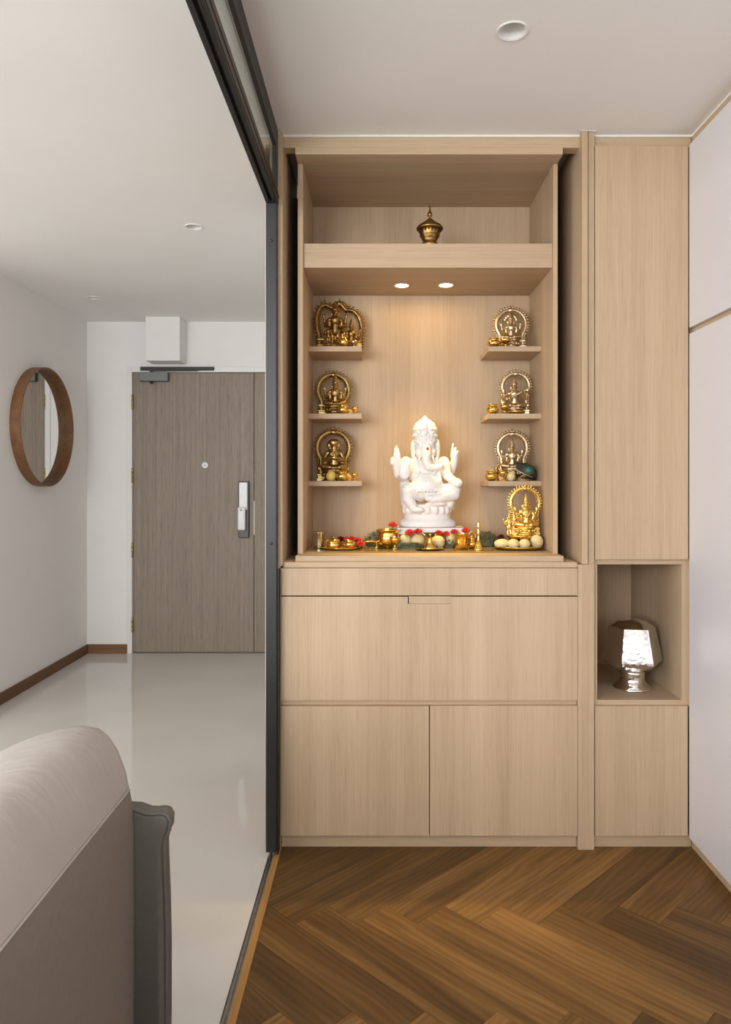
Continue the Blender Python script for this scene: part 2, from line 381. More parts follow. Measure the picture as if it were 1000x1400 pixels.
# ------------------------------------------------------------------ melted figures first (they need the depsgraph while it is small)
def statue_mesh():
    k = 0.000407
    def P(u, v, d): return ((u-470)*k, -d*k, (1250-v)*k)
    g = G()
    def c(a, b): g.cap(P(*a[:3]), P(*b[:3]), a[3]*k, b[3]*k)
    def chain(l):
        for a, b in zip(l, l[1:]): c(a, b)
    def e(u, v, d, ru, rv, rd): g.ell(P(u, v, d), (ru*k, rd*k, rv*k), 18, 12)
    # lotus seat
    g.lathe([(225*k, 0), (285*k, 8*k), (292*k, 35*k), (283*k, 60*k), (262*k, 78*k), (240*k, 92*k), (236*k, 104*k), (242*k, 112*k), (238*k, 124*k), (215*k, 130*k)], 40, (P(477, 0, 0)[0], 0, 0), sy=0.62)
    g.lathe([(215*k, 120*k), (232*k, 140*k), (236*k, 175*k), (222*k, 215*k), (205*k, 235*k)], 36, (P(468, 0, 0)[0], 0, 0), sy=0.66)
    for i in range(9):       # lotus petals
        a = math.radians(-170+20*i*2); x = 470+225*math.sin(math.radians(-80+20*i)); d = 150*math.cos(math.radians(-80+20*i))
        e(x, 1075, d, 28, 42, 22)
    # hanging leg
    chain([(400, 900, 30, 100), (285, 880, 110, 84), (275, 960, 120, 62), (330, 1050, 135, 46)]); e(365, 1072, 160, 75, 30, 52)
    chain([(245, 800, 0, 55), (262, 960, 10, 62), (290, 1080, 10, 62)])
    # folded leg
    chain([(540, 905, 40, 98), (735, 872, 80, 74), (735, 920, 105, 62), (610, 945, 150, 55), (520, 965, 165, 42)]); e(495, 955, 168, 58, 34, 40)
    e(690, 1010, 60, 62, 55, 80); e(725, 1030, 40, 28, 40, 40); e(560, 1010, 120, 110, 30, 60)
    # trunk of the body
    e(470, 830, 60, 165, 145, 120); e(455, 690, 20, 195, 140, 100); e(455, 600, 10, 185, 75, 85); e(450, 900, 40, 230, 80, 110)
    e(260, 600, 10, 62, 66, 60); e(640, 600, 10, 62, 66, 60)
    chain([(350, 560, 60, 26), (400, 720, 105, 22), (440, 780, 160, 18)]); chain([(560, 570, 60, 26), (580, 680, 100, 20), (600, 780, 130, 16)])  # scarf
    for i in range(15):      # necklace
        a = PI*i/14; e(455-120*math.cos(a), 640+85*math.sin(a), 100+30*math.sin(a), 14, 14, 14)
    for i in range(13):      # belt
        a = math.radians(-70+140*i/12); e(470+170*math.sin(a), 880, 60+125*math.cos(a), 15, 18, 15)
    # raised rear arm and blessing hand, bowl arm and raised rear arm
    chain([(255, 620, -20, 52), (180, 720, -30, 46), (160, 640, -20, 40), (158, 580, -10, 40), (165, 530, 0, 40)]); e(165, 520, 0, 34, 60, 26)
    for q, (u, v, t) in enumerate(((150, 480, 455), (165, 470, 432), (180, 490, 462))): c((u, 520, 0, 15), (u-2, t, 2, 11))
    c((120, 560, 10, 20), (118, 600, 10, 26))
    chain([(255, 610, 30, 60), (225, 740, 70, 52), (232, 730, 130, 44)]); e(240, 690, 150, 58, 78, 26)
    for q, u in enumerate((205, 228, 252, 275)): c((u, 650, 155, 15), (u, 612+6*abs(q-1.5), 158, 12))
    chain([(660, 620, -20, 52), (715, 690, -30, 44), (745, 620, -20, 38), (755, 560, -10, 36)]); e(750, 525, 0, 40, 55, 28)
    c((728, 500, 0, 16), (738, 408, 2, 11)); c((752, 500, 0, 14), (765, 452, 2, 12)); c((772, 520, 0, 14), (785, 485, 2, 12))
    chain([(655, 620, 30, 58), (672, 730, 70, 48), (735, 785, 120, 40)]); e(765, 810, 130, 56, 42, 56)
    for i in range(5): e(745+12*i, 775-8*math.sin(i), 135+10*(i % 2), 15, 15, 15)
    # head
    e(450, 445, 60, 106, 110, 92); e(408, 405, 118, 42, 38, 34); e(492, 405, 118, 42, 38, 34); e(395, 500, 95, 46, 52, 46); e(510, 500, 95, 46, 52, 46)
    chain([(458, 455, 135, 50), (455, 530, 170, 46), (452, 595, 180, 41), (475, 645, 182, 37), (535, 655, 182, 34), (592, 640, 180, 30)])
    c((402, 530, 130, 15), (378, 575, 158, 9)); c((512, 530, 130, 15), (530, 570, 158, 9))
    e(338, 455, 20, 34, 100, 36); e(572, 455, 20, 34, 100, 36); e(335, 520, 40, 24, 50, 26); e(574, 520, 40, 24, 50, 26)
    # crown
    e(450, 325, 40, 124, 85, 105); e(450, 285, 35, 124, 118, 104); e(450, 245, 32, 112, 84, 96); e(450, 205, 30, 80, 52, 70); e(449, 160, 28, 30, 26, 28); c((448, 150, 28, 20), (447, 128, 28, 9))
    for v, R, b in ((378, 112, 15), (328, 120, 11), (262, 116, 10)):
        for i in range(22):
            a = 2*PI*i/22; e(450+R*math.sin(a), v, 40+R*0.85*math.cos(a), b, b, b)
    for i in range(14): e(450+86*math.sin(2*PI*i/14), 205, 32+74*math.cos(2*PI*i/14), 12, 14, 12)
    for u, v, r in ((450, 225, 20), (450, 250, 26), (400, 265, 20), (500, 265, 20), (450, 305, 22), (385, 305, 17), (515, 305, 17)): e(u, v, 40+105*math.sqrt(max(0.05, 1-((u-450)/125)**2)), r, r*1.2, 18)
    # halo shield behind the shoulders
    return fuse(g, 'statue_body', 0.0021, 2)

def figure_mesh(kind):
    g = G()
    def P(x, z, d=0): return (x, -d, z)
    def ch(*l):
        for a, b in zip(l, l[1:]): g.cap(P(*a[:3]), P(*b[:3]), a[3], b[3])
    def e(x, z, d, rx, rz, rd): g.ell(P(x, z, d), (rx, rd, rz), 12, 8)
    def sym(*l):
        for s in (-1, 1): ch(*[(s*a[0], *a[1:]) for a in l])
    if kind == 'standing':
        sym((0.08, 0.03, 0.03, 0.05), (0.07, 0.25, 0, 0.06), (0.08, 0.45, 0, 0.09)); e(0, 0.02, 0, 0.2, 0.04, 0.14)
        e(0, 0.30, -0.02, 0.12, 0.16, 0.05); zb = 0.42
    else:
        e(0, 0.04, 0, 0.30, 0.05, 0.22); e(0, 0.12, 0.05, 0.30, 0.07, 0.18)
        sym((0.10, 0.17, 0.02, 0.10), (0.27, 0.15, 0.10, 0.08), (0.12, 0.13, 0.19, 0.06)); zb = 0.18
    ch((0, zb, 0, 0.13), (0, zb+0.17, 0.01, 0.115), (0, zb+0.30, 0, 0.14)); zs = zb+0.31
    sym((0.02, zs, 0, 0.10), (0.16, zs, 0, 0.065))
    e(0, zs+0.10, 0.01, 0.06, 0.08, 0.06); zh = zs+0.19
    if kind == 'sage':
        e(0, zh, 0.02, 0.085, 0.10, 0.085); e(0, zh-0.08, 0.09, 0.06, 0.09, 0.04); e(0, zh+0.07, -0.01, 0.15, 0.09, 0.11); e(-0.12, zh, -0.02, 0.06, 0.11, 0.06); e(0.12, zh, -0.02, 0.06, 0.11, 0.06)
        sym((0.17, zs, 0, 0.06), (0.26, zs-0.20, 0.05, 0.055), (0.03, zs-0.12, 0.20, 0.045)); ch((0, zs-0.14, 0.2, 0.05), (0, zs-0.02, 0.2, 0.035))
    else:
        e(0, zh, 0.02, 0.08, 0.10, 0.085); e(0, zh, 0.10, 0.02, 0.025, 0.02)
        e(0, zh+0.085, 0, 0.105, 0.03, 0.10); ch((0, zh+0.10, 0, 0.085), (0, zh+0.20, 0, 0.06), (0, 1.0, 0, 0.02))
        e(-0.10, zh-0.03, 0, 0.03, 0.06, 0.03); e(0.10, zh-0.03, 0, 0.03, 0.06, 0.03)
        if kind == 'lute':
            ch((-0.40, 0.22, 0.22, 0.035), (0.42, 0.62, 0.16, 0.03)); e(-0.33, 0.22, 0.22, 0.10, 0.10, 0.08); e(0.36, 0.56, 0.14, 0.07, 0.07, 0.06)
            ch((-0.17, zs, 0, 0.055), (-0.30, zs-0.15, 0.08, 0.05), (-0.15, 0.33, 0.24, 0.042)); ch((0.17, zs, 0, 0.055), (0.29, zs-0.16, 0.08, 0.05), (0.18, 0.5, 0.22, 0.042))
        else:
            sym((0.17, zs, 0, 0.055), (0.27, zs-0.18, 0.06, 0.05), (0.16, zs-0.20, 0.20, 0.045)); sym((0.16, zs-0.2, 0.2, 0.045), (0.17, zs-0.10, 0.22, 0.035))
        sym((0.16, zs, -0.03, 0.048), (0.29, zs-0.08, -0.03, 0.038), (0.30, zs+0.05, 0.02, 0.030)); 
        for s in (-1, 1): e(s*0.31, zs+0.10, 0.02, 0.05, 0.05, 0.025)
        if kind == 'many':
            for i in range(7):
                a = math.radians(-75+25*i); e(0.19*math.sin(a), zh+0.02+0.20*math.cos(a), -0.06, 0.05, 0.07, 0.04)
    for i in range(11):
        a = PI*i/10; e(-0.10*math.cos(a), zs-0.02-0.10*math.sin(a), 0.10+0.03*math.sin(a), 0.018, 0.018, 0.018)
    return fuse(g, 'figure_'+kind, 0.013, 1)
STATUE = statue_mesh()
FIG = {k: figure_mesh(k) for k in ('seated', 'standing', 'sage', 'lute', 'many')}

# ------------------------------------------------------------------ the setting
XL, YD, ZCL, ZCR = -2.255, 5.68, 2.574, 2.594        # left wall, entrance wall, ceilings
XP0, XP1 = -0.395, -0.357                            # sliding partition plane
YF, YB = 2.667, 3.18                                 # cabinet frame front, niche back
XW = 1.14                                            # face of white wardrobe doors
YK = -2.4                                            # window wall behind the camera

struct('floor', G().box(-0.3475, 1.76, YK, 3.30, -0.06, -0.012), 'gap')
FLOOR = bpy.data.objects['floor']
XLV = -4.6                                            # far wall of the living room, YL: where it opens
YL = 3.95
struct('floor_tiled', G().box(XLV, -0.387, YK, YD+0.15, -0.06, 0.0).box(-0.387, -0.352, 2.70, YD+0.15, -0.06, 0.0), 'tile')
struct('trim_1', G().box(-0.387, -0.370, YK, 2.70, -0.06, -0.004).box(-0.388, -0.3865, YK, 2.60, -0.004, 0.001).box(-0.3715, -0.370, YK, 2.60, -0.004, 0.001).box(-0.382, -0.377, YK, 2.60, -0.004, -0.001), 'alu', 'grey aluminium channel of the sliding door set in the floor', 'floor track')
struct('trim_2', G().box(-0.370, -0.3475, YK, 2.70, -0.06, 0.0015, 0.0008), 'edge_strip', 'orange oak edging strip beside the floor channel', 'threshold strip')
struct('ceiling', G().box(XLV, XP0+0.001, YK, YD+0.15, ZCL, ZCL+0.1), 'ceil')
struct('ceiling_room', G().box(XP0+0.001, 1.76, YK, 3.30, ZCR, ZCR+0.08), 'ceil')
struct('wall_left', G().box(XL-0.12, XL, YL, YD+0.15, 0, ZCL).box(XLV, XL-0.12, YL, YL+0.12, 0, ZCL), 'paint')
struct('wall_living', G().box(XLV-0.1, XLV, YK, YL, 0, 1.05).box(XLV-0.1, XLV, YK, YL, 2.35, ZCL).box(XLV-0.1, XLV, YK, -1.4, 1.05, 2.35).box(XLV-0.1, XLV, 1.8, YL, 1.05, 2.35), 'paint')  # window opening made up for the added side light
DX0, DX1, DZ = -1.943, -0.50, 2.222                   # door opening
struct('wall_entrance', G().box(XL, DX0, YD, YD+0.15, 0, ZCL).box(DX0, DX1, YD, YD+0.15, DZ, ZCL).box(DX1, -0.34, YD, YD+0.15, 0, ZCL), 'paint')
struct('wall_corridor', G().box(-0.352, -0.322, 3.24, YD, 0, ZCL), 'paint')
struct('wall_niche', G().box(-0.352, 1.76, 3.24, 3.30, 0, ZCR), 'paint')
struct('wall_right', G().box(1.745, 1.80, YK, 3.30, 0, ZCR), 'paint')
struct('wall_window', G().box(XLV, 1.80, YK-0.15, YK, 2.36, 2.75).box(XLV, -4.35, YK-0.15, YK, 0, 2.36).box(-0.54, -0.19, YK-0.15, YK, 0, 2.36).box(1.03, 1.80, YK-0.15, YK, 0, 2.36).box(XLV, 1.80, YK-0.15, YK, 0, 1.05), 'paint')  # last box: unseen parapet added to hold back low daylight
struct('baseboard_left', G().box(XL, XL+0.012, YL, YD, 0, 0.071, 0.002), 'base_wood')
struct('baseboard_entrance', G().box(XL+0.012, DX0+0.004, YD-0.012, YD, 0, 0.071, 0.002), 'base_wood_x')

# herringbone planks
PL, PW = 0.645, 0.129
e1 = Vector((1, -1, 0))/math.sqrt(2); e2 = Vector((1, 1, 0))/math.sqrt(2)
ORI = Vector((0.211, 2.293, 0))-e2*PW                  # a top corner of a falling plank sits at (0.211, 2.293)
FX0, FX1, FY0, FY1 = -0.3475, 1.165, -1.2, 2.69
def clip(poly, ax, val, keep_less):
    out = []
    for i in range(len(poly)):
        a, b = poly[i], poly[(i+1) % len(poly)]
        ia = (a[ax] <= val) == keep_less; ib = (b[ax] <= val) == keep_less
        if ia: out.append(a)
        if ia != ib:
            t = (val-a[ax])/(b[ax]-a[ax]); out.append(a.lerp(b, t))
    return out
full = {}
def plank(center, ang, L, W):
    ca, sa = math.cos(ang), math.sin(ang); hx, hy = L/2-0.0005, W/2-0.0005
    loc = [Vector((-hx, -hy)), Vector((hx, -hy)), Vector((hx, hy)), Vector((-hx, hy))]
    wp = [Vector((center.x+p.x*ca-p.y*sa, center.y+p.x*sa+p.y*ca)) for p in loc]
    pc = wp
    for ax, val, kl in ((0, FX0, False), (0, FX1, True), (1, FY0, False), (1, FY1, True)):
        pc = clip(pc, ax, val, kl)
        if len(pc) < 3: return
    whole = len(pc) == 4 and all((a-b).length < 1e-6 for a, b in zip(pc, wp))
    if whole and 'm' in full: me = full['m']
    else:
        lp = [((p.x-center.x)*ca+(p.y-center.y)*sa, -(p.x-center.x)*sa+(p.y-center.y)*ca) for p in pc]
        area2 = sum(lp[i][0]*lp[(i+1) % len(lp)][1]-lp[(i+1) % len(lp)][0]*lp[i][1] for i in range(len(lp)))
        if abs(area2) < 0.0006: return
        me = G().prism(lp, 'z', -0.012, 0.0).mesh('plank'); me.materials.append(M['plank'])
        if whole: full['m'] = me
    o = bpy.data.objects.new('plank', me); COL.objects.link(o); o.parent = FLOOR
    o.location = (center.x, center.y, 0); o.rotation_euler = (0, 0, ang)
for row in range(-1, 5):
    for k in range(-22, 24):
        base = ORI+e1*(PL*row+k*PW)+e2*(-PL*row+k*PW)
        plank(base+e1*PL/2+e2*PW/2, -PI/4, PL, PW)
        plank(base+e1*PW/2+e2*(PW+PL/2), PI/4, PL, PW)

# ------------------------------------------------------------------ entrance door
door = thing('door_1', 'grey-brown wood-grain entrance door with narrow side leaf', 'door', (-1.4, YD, 0)); door['kind'] = 'structure'
part('door_frame', G().box(DX0, DX0+0.04, YD-0.008, YD+0.08, 0, DZ-0.0402, 0.002).box(DX0, DX1, YD-0.008, YD+0.08, DZ-0.04, DZ, 0.002).box(DX1-0.04, DX1, YD-0.008, YD+0.08, 0, DZ-0.0402, 0.002), 'frame_white', door, 'white painted door frame')
part('rebate', G().box(DX0+0.03, DX1-0.03, YD+0.070, YD+0.078, 0, DZ-0.03), 'gap', door)
leaf = part('door_leaf', G().box(DX0+0.0425, -0.9615, YD+0.012, YD+0.056, 0.006, DZ-0.043, 0.0015), 'door_wood', door)
part('side_leaf', G().box(-0.957, DX1-0.042, YD+0.012, YD+0.056, 0.006, DZ-0.043, 0.0015), 'door_wood', door)
for y in (550, 650, 752, 854):
    z = at(0, y, YD).z
    h = G().box(DX0+0.034, DX0+0.046, YD-0.006, YD+0.012, z-0.058, z+0.058, 0.002)
    for i in range(3): h.lathe([(0.0075, -0.018), (0.0075, 0.018)], 10, (DX0+0.041, YD-0.004, z-0.038+0.038*i))
    part('hinge', h, 'hinge', door, 'brass butt hinge')
p = at(280, 636, YD)
ph = part('peephole', G(), 'white_plastic', leaf) if False else None
g = G()
for r0, y0 in ((0.021, 0.0), ):
    g.tube([(p.x, YD+0.013, p.z), (p.x, YD+0.006, p.z), (p.x, YD+0.004, p.z)], [0.024, 0.024, 0.018], 24)
ph = part('peephole', g, 'white_plastic', leaf, 'round white peephole cover', world=False)
for v in ph.data.vertices: v.co -= Vector(door.location)
g = G().tube([(p.x, YD+0.005, p.z), (p.x, YD+0.003, p.z)], 0.006, 12)
o = part('lens', g, 'steel', door); o.parent = door
# digital lock
def dbox(g, x0, x1, y0, y1, d0, d1, bev=0.003):
    a = at(x0, y0, YD); b = at(x1, y1, YD); return g.box(a.x, b.x, YD+d0, YD+d1, b.z, a.z, bev)
part('lock_backplate', dbox(G(), 326.5, 341, 658, 735.5, -0.012, 0.013, 0.006), 'lock_dark', door, 'dark lock body on the door')
part('lock_cover', dbox(G(), 327.5, 339, 659.5, 697, -0.022, -0.010, 0.005), 'lock_white', door, 'silver-white lock cover')
part('lock_handle', dbox(G(), 326.5, 337, 693, 724.5, -0.052, -0.018, 0.010), 'lock_white', door, 'white push handle of the lock')
part('lock_mark', dbox(G(), 330, 333, 695.5, 698, -0.0535, -0.0515, 0.0), 'closer_grey', door)
part('strike_plate', dbox(G(), 346.9, 347.9, 685, 731, 0.008, 0.013, 0.0), 'caulk', door)
cl = part('door_closer', dbox(G(), 192, 231.5, 509.5, 522, -0.042, 0.012, 0.004), 'closer_grey', door, 'grey door closer box')
part('closer_pin', G().lathe([(0.012, -0.02), (0.012, 0.0)], 12, (at(208, 0, YD).x, YD-0.02, at(0, 521.5, YD).z)), 'closer_dark', cl)
g = dbox(G(), 193, 293.5, 502, 507, -0.026, -0.008, 0.004)
ta = part('closer_track', g, 'closer_dark', door, 'black closer arm track')
ax = at(208, 508, YD)
part('closer_arm', G().box(ax.x-0.01, ax.x+0.01, YD-0.03, YD-0.015, ax.z-0.02, ax.z+0.012).box(ax.x, ax.x+0.36, YD-0.034, YD-0.027, ax.z-0.002, ax.z+0.006), 'closer_dark', door)

# bulkhead box above the door
b0 = at(199, 434, 5.5); b1 = at(246, 493, 5.5)
solo('junction_box', G().box(b0.x, b1.x, 5.50, YD, b1.z, ZCL, 0.003), 'paint', 'white boxed-in casing on the wall above the entrance door', 'wall box')

# ------------------------------------------------------------------ round mirror on the left wall
MR = 0.395; MC = (XL, 4.875, 1.695)
mir = thing('round_mirror', 'round mirror in a deep walnut ring frame on the wall', 'mirror', MC)
g = G(); n = 72; D = 0.066; T = 0.009
ring = [(0, MR), (D, MR), (D, MR-T), (0.018, MR-T-0.004), (0.0, MR-T-0.004)]
vs = []; fs = []
for i in range(n):
    a = 2*PI*i/n
    for d, r in ring: vs.append((MC[0]+0.001+d, MC[1]+r*math.cos(a), MC[2]+r*math.sin(a)))
m_ = len(ring)
for i in range(n):
    j = (i+1) % n
    for q in range(m_): fs.append((i*m_+q, i*m_+(q+1) % m_, j*m_+(q+1) % m_, j*m_+q))
g.add(vs, fs, False)
fr = part('mirror_frame', g, 'walnut', mir, 'walnut veneer ring frame')
for p_ in fr.data.polygons: p_.use_smooth = True
try: fr.data.set_sharp_from_angle(angle=math.radians(40))
except Exception: pass
g = G().tube([(MC[0]+0.004, MC[1], MC[2]), (MC[0]+0.014, MC[1], MC[2])], MR-T-0.002, 72, smooth=False)
part('mirror_glass', g, 'mirror', mir)

# ------------------------------------------------------------------ recessed downlights
def downlight(px, py, Z, rad, label, lit=False):
    Y = (Z-CAM_H)/((VY-py)/FPX); X = (px-VX)/FPX*Y
    t = thing('downlight', label, 'downlight', (X, Y, Z))
    g = G()
    prof = [(rad*1.0, 0.0), (rad*1.0, -0.003), (rad*0.93, -0.004), (rad*0.86, -0.001), (rad*0.80, 0.0), ]
    k = len(prof); n = 32; vs = []; fs = []
    for r, z in prof:
        for i in range(n): vs.append((r*math.cos(2*PI*i/n), r*math.sin(2*PI*i/n), z))
    for j in range(k-1):
        for i in range(n): fs.append((j*n+i, j*n+(i+1) % n, (j+1)*n+(i+1) % n, (j+1)*n+i))
    part('trim_ring', g.add(vs, fs, True), 'lamp_can', t, world=False)
    return t, X, Y
def hole_light(px, py, Z, rad, label):
    t, X, Y = downlight(px, py, Z, rad, label)
    part('lamp_lens', G().lathe([(rad*0.82, -0.0012), (rad*0.82, -0.0004)], 28), 'lamp_can', t, world=False)
    g = G().lathe([(rad*0.40, -0.0032), (rad*0.46, -0.0022), (rad*0.5, -0.0012)], 24)
    part('lamp_bulb', g, 'white_plastic', t, world=False)
def can_light(px, py, Z, rad, label, slab):
    """open recess: a white can let into a hole cut through the ceiling slab"""
    t, X, Y = downlight(px, py, Z, rad, label)
    n = 32; H = 0.06; rr = rad*0.86
    vs = [(rr*math.cos(2*PI*i/n), rr*math.sin(2*PI*i/n), 0) for i in range(n)]+[(rr*0.8*math.cos(2*PI*i/n), rr*0.8*math.sin(2*PI*i/n), H) for i in range(n)]
    fs = [(i, (i+1) % n, n+(i+1) % n, n+i) for i in range(n)]+[tuple(n+i for i in range(n))]
    g = G().add(vs, fs, True); me = g.mesh('lamp_can')
    part('lamp_can', me, 'lamp_can', t)
    part('lamp_bulb', G().lathe([(rr*0.45, H-0.012), (rr*0.55, H-0.002)], 24), 'caulk', t, world=False)
    # cut the hole: rebuild the underside of the slab around it
    cut = bpy.data.objects.new('cutter', G().lathe([(rr, -0.02), (rr, 0.07)], n, (X, Y, Z), smooth=False).mesh('cutter')); COL.objects.link(cut)
    md = slab.modifiers.new('hole', 'BOOLEAN'); md.operation = 'DIFFERENCE'; md.object = cut; md.solver = 'EXACT'
    dg = bpy.context.evaluated_depsgraph_get(); me2 = bpy.data.meshes.new_from_object(slab.evaluated_get(dg))
    slab.modifiers.clear(); slab.data = me2
    bpy.data.objects.remove(cut)
can_light(701, 42, ZCR, 0.045, 'white recessed downlight in the warm-toned ceiling before the altar', bpy.data.objects['ceiling_room'])
can_light(265, 310, ZCL, 0.044, 'larger white recessed downlight in the hall ceiling nearest the black partition', bpy.data.objects['ceiling'])
can_light(128, 407, ZCL, 0.044, 'small white recessed downlight in the hall ceiling above the round mirror', bpy.data.objects['ceiling'])

# ------------------------------------------------------------------ black sliding partition
par = thing('sliding_partition', 'black metal sliding partition frame with clear transom glass', 'partition', (XP0, 2.593, 0))
YP0, YP1 = 2.593, 2.630
post = part('post', G().box(XP0, XP1, YP0, YP1, 0.016, 2.32, 0.002), 'black_metal', par)
part('edge_seal', G().box(XP0-0.0035, XP0, YP0+0.006, YP0+0.012, 0.016, 2.32), 'seal', par, 'thin pale edge seal')
for y in (329, 743):
    q = at(371, y, YP0); part('screw', G().tube([(q.x, YP0+0.001, q.z), (q.x, YP0-0.0025, q.z), (q.x, YP0-0.0035, q.z)], [0.0055, 0.005, 0.003], 14), 'black_metal', post)
for s in post.children:      # children of a part: shift into the part's own frame (post sits at the root)
    pass
part('jamb', G().box(XP1, -0.3525, YP0+0.012, YP1+0.03, 0.004, 1.018).box(XP1, XP1+0.001, YP1, YP1+0.03, 0.004, 1.018), 'black_metal', par)
part('roller', G().box(-0.380, -0.374, YP0+0.004, YP0+0.02, 0.0, 0.016), 'rail_brown', par)
part('bottom_rail', G().box(XP0, XP0+0.014, YK, YP1, 2.32, 2.383, 0.001).box(XP1-0.012, XP1, YK, YP1, 2.32, 2.383, 0.001).box(XP0+0.014, XP1-0.012, YK, YP1, 2.336, 2.383), 'black_metal', par)
part('rail_face', G().box(XP1, XP1+0.002, YK, YP1, 2.328, 2.376).box(XP1, XP1+0.004, YK, YP1, 2.350, 2.356), 'rail_brown', par, 'bronze-brown rail face')
part('top_rail', G().box(XP1-0.014, XP1, YK, YP1, 2.522, ZCR, 0.001), 'black_metal', par)
part('stile', G().box(XP0, XP1, YP0-0.010, YP1, 2.3832, 2.5218, 0.001).box(XP0+0.0142, XP1-0.0122, YP0-0.006, YP1, 2.3202, 2.3358), 'black_metal', par)
part('glass_pane', G().box(-0.370, -0.364, YK, YP0-0.010, 2.381, 2.524), 'glass', par)

# ------------------------------------------------------------------ cabinets
YDOOR = 2.648
def zz(py, Y=YDOOR): return CAM_H-(py-VY)/FPX*Y
def xx(px, Y=YDOOR): return (px-VX)/FPX*Y
# base cabinet below the altar
base = thing('base_cabinet', 'light oak base cabinet with flap front and two doors under the altar', 'cabinet', (0.2, YF, 0))
XB0, XB1 = xx(384.5), xx(791)-0.002
part('carcass', G().box(XB0+0.002, XB1, YF+0.004, 3.20, zz(1143)+0.0, zz(958)-0.004, 0.0).box(XB0+0.002, XB1, YF+0.004, 3.20, zz(958), zz(776.5)-0.002), 'gap', base)
part('plinth', G().box(XB0, XB1, YF, YF+0.02, 0.0, zz(1144.5), 0.001), 'oak_h', base)
part('side_filler', G().box(XB0-0.009, XB0-0.003, YF-0.002, 3.20, 0.0, zz(776)), 'oak_v', base)
part('drawer_front', G().box(XB0, XB1, YDOOR, YF+0.003, zz(814.2), zz(777), 0.0008), 'oak_v', base)
hx0, hx1, hz = xx(558), xx(617), zz(825.5)
zt, zb_ = zz(816), zz(957.5)
part('flap_front', G().box(XB0, hx0, YDOOR, YF+0.003, zb_, zt, 0.0).box(hx1, XB1, YDOOR, YF+0.003, zb_, zt, 0.0).box(hx0, hx1, YDOOR, YF+0.003, zb_, hz, 0.0), 'oak_v', base)
part('finger_pull', G().box(hx0+0.0035, hx1, YDOOR+0.003, YF+0.003, hz+0.0008, zt+0.001, 0.0), 'oak_v', base, 'recessed finger pull')
part('middle_rail', G().box(XB0, XB1, YF-0.001, YF+0.02, zz(965.5), zz(957.8), 0.0), 'oak_h', base)
xs = xx(587.5)
part('cabinet_door', G().box(XB0, xs-0.0016, YDOOR, YF+0.003, zz(1143), zz(965.8), 0.0008), 'oak_v', base)
part('cabinet_door', G().box(xs+0.0016, XB1, YDOOR, YF+0.003, zz(1143), zz(965.2), 0.0008), 'oak_v', base)
solo('worktop', G().box(-0.3405, XB1, YDOOR+0.002, 3.20, zz(776.5), 1.0395, 0.002), 'oak_h', 'thin light oak worktop board on top of the base cabinet', 'worktop')
# upright divider panel
XC0, XC1 = xx(791, 2.644), xx(813, 2.644)
solo('divider_panel', G().box(XC0, XC1, 2.644, 3.20, 0.0, 1.032, 0.0008).box(xx(804.6, 2.644), XC1, 2.6441, 3.20, 1.032, ZCR-0.0012, 0.0), 'oak_v', 'full-height light oak divider panel between altar and tall corner cabinet', 'panel')
# altar niche
nic = thing('altar_niche', 'tall light oak altar niche with six small shelves and pocket doors', 'altar', (0.2, YF, 1.0395))
NX0, NX1, YS = -0.279, 0.662, 2.747
ZS = 2.520                                           # soffit
part('top_rail', G().box(xx(387.5, YF), xx(795.8, YF), YF, YF+0.05, zz(202, YF), ZCR-0.006, 0.0008).box(xx(404, YF), xx(770, YF), YF, YF+0.05, zz(211, YF), zz(202, YF), 0.0), 'oak_h', nic)
part('soffit', G().box(xx(404, YF), xx(770, YF), YF+0.05, YB, zz(211, YF), ZCR-0.006), 'oak_h', nic)
part('side_panel', G().box(NX0-0.0195, NX0, YS, YB+0.02, 1.0608, zz(211, YF), 0.0008), 'oak_v', nic)
part('side_panel', G().box(NX1, NX1+0.0165, YS, YB+0.02, 1.0608, zz(211, YF), 0.0008), 'oak_v', nic)
part('back_panel', G().box(NX0, NX1, YB, YB+0.018, 1.0608, zz(211, YF)), 'oak_v', nic)
part('base_board', G().box(xx(404, YF), xx(771, YF), YF, YB+0.018, 1.0398, 1.0606, 0.001), 'oak_h', nic)
part('pocket_lining', G().box(NX0-0.034, NX0-0.0200, 2.905, YB+0.02, 1.0398, zz(202, YF)).box(-0.352, NX0-0.034, 3.14, YB+0.02, 1.0398, zz(202, YF)), 'slot', nic, 'black lining of the door pocket')
part('pocket_lining', G().box(NX1+0.0170, NX1+0.030, 2.905, YB+0.02, 1.0398, zz(202, YF)).box(NX1+0.030, xx(804, 2.644), 3.14, YB+0.02, 1.0398, zz(202, YF)), 'slot', nic, 'black lining of the door pocket')
YD2 = 2.632
part('pocket_door', G().box(xx(378.5, YD2), xx(386.5, YD2), YD2, 3.12, zz(773.5, YD2), ZCR-0.001, 0.001), 'oak_v', nic)
part('pocket_door', G().box(xx(796.2, YD2), xx(804.2, YD2), YD2, 3.12, zz(771.4, YD2), ZCR-0.001, 0.001), 'oak_v', nic)
YFa = 2.764
part('light_shelf', G().box(NX0, NX1, YFa, YB, zz(366, YFa), zz(333, YFa), 0.0008), 'oak_h', nic, 'thick boxed shelf')
SHY = 2.95
SZ = [1.8775, 1.606, 1.334]
for i, z in enumerate(SZ):
    part('small_shelf', G().box(NX0, -0.063, SHY, YB, z-0.0207, z, 0.0008), 'oak_h', nic)
    part('small_shelf', G().box(0.448, NX1, SHY, YB, z-0.0207, z, 0.0008), 'oak_h', nic)
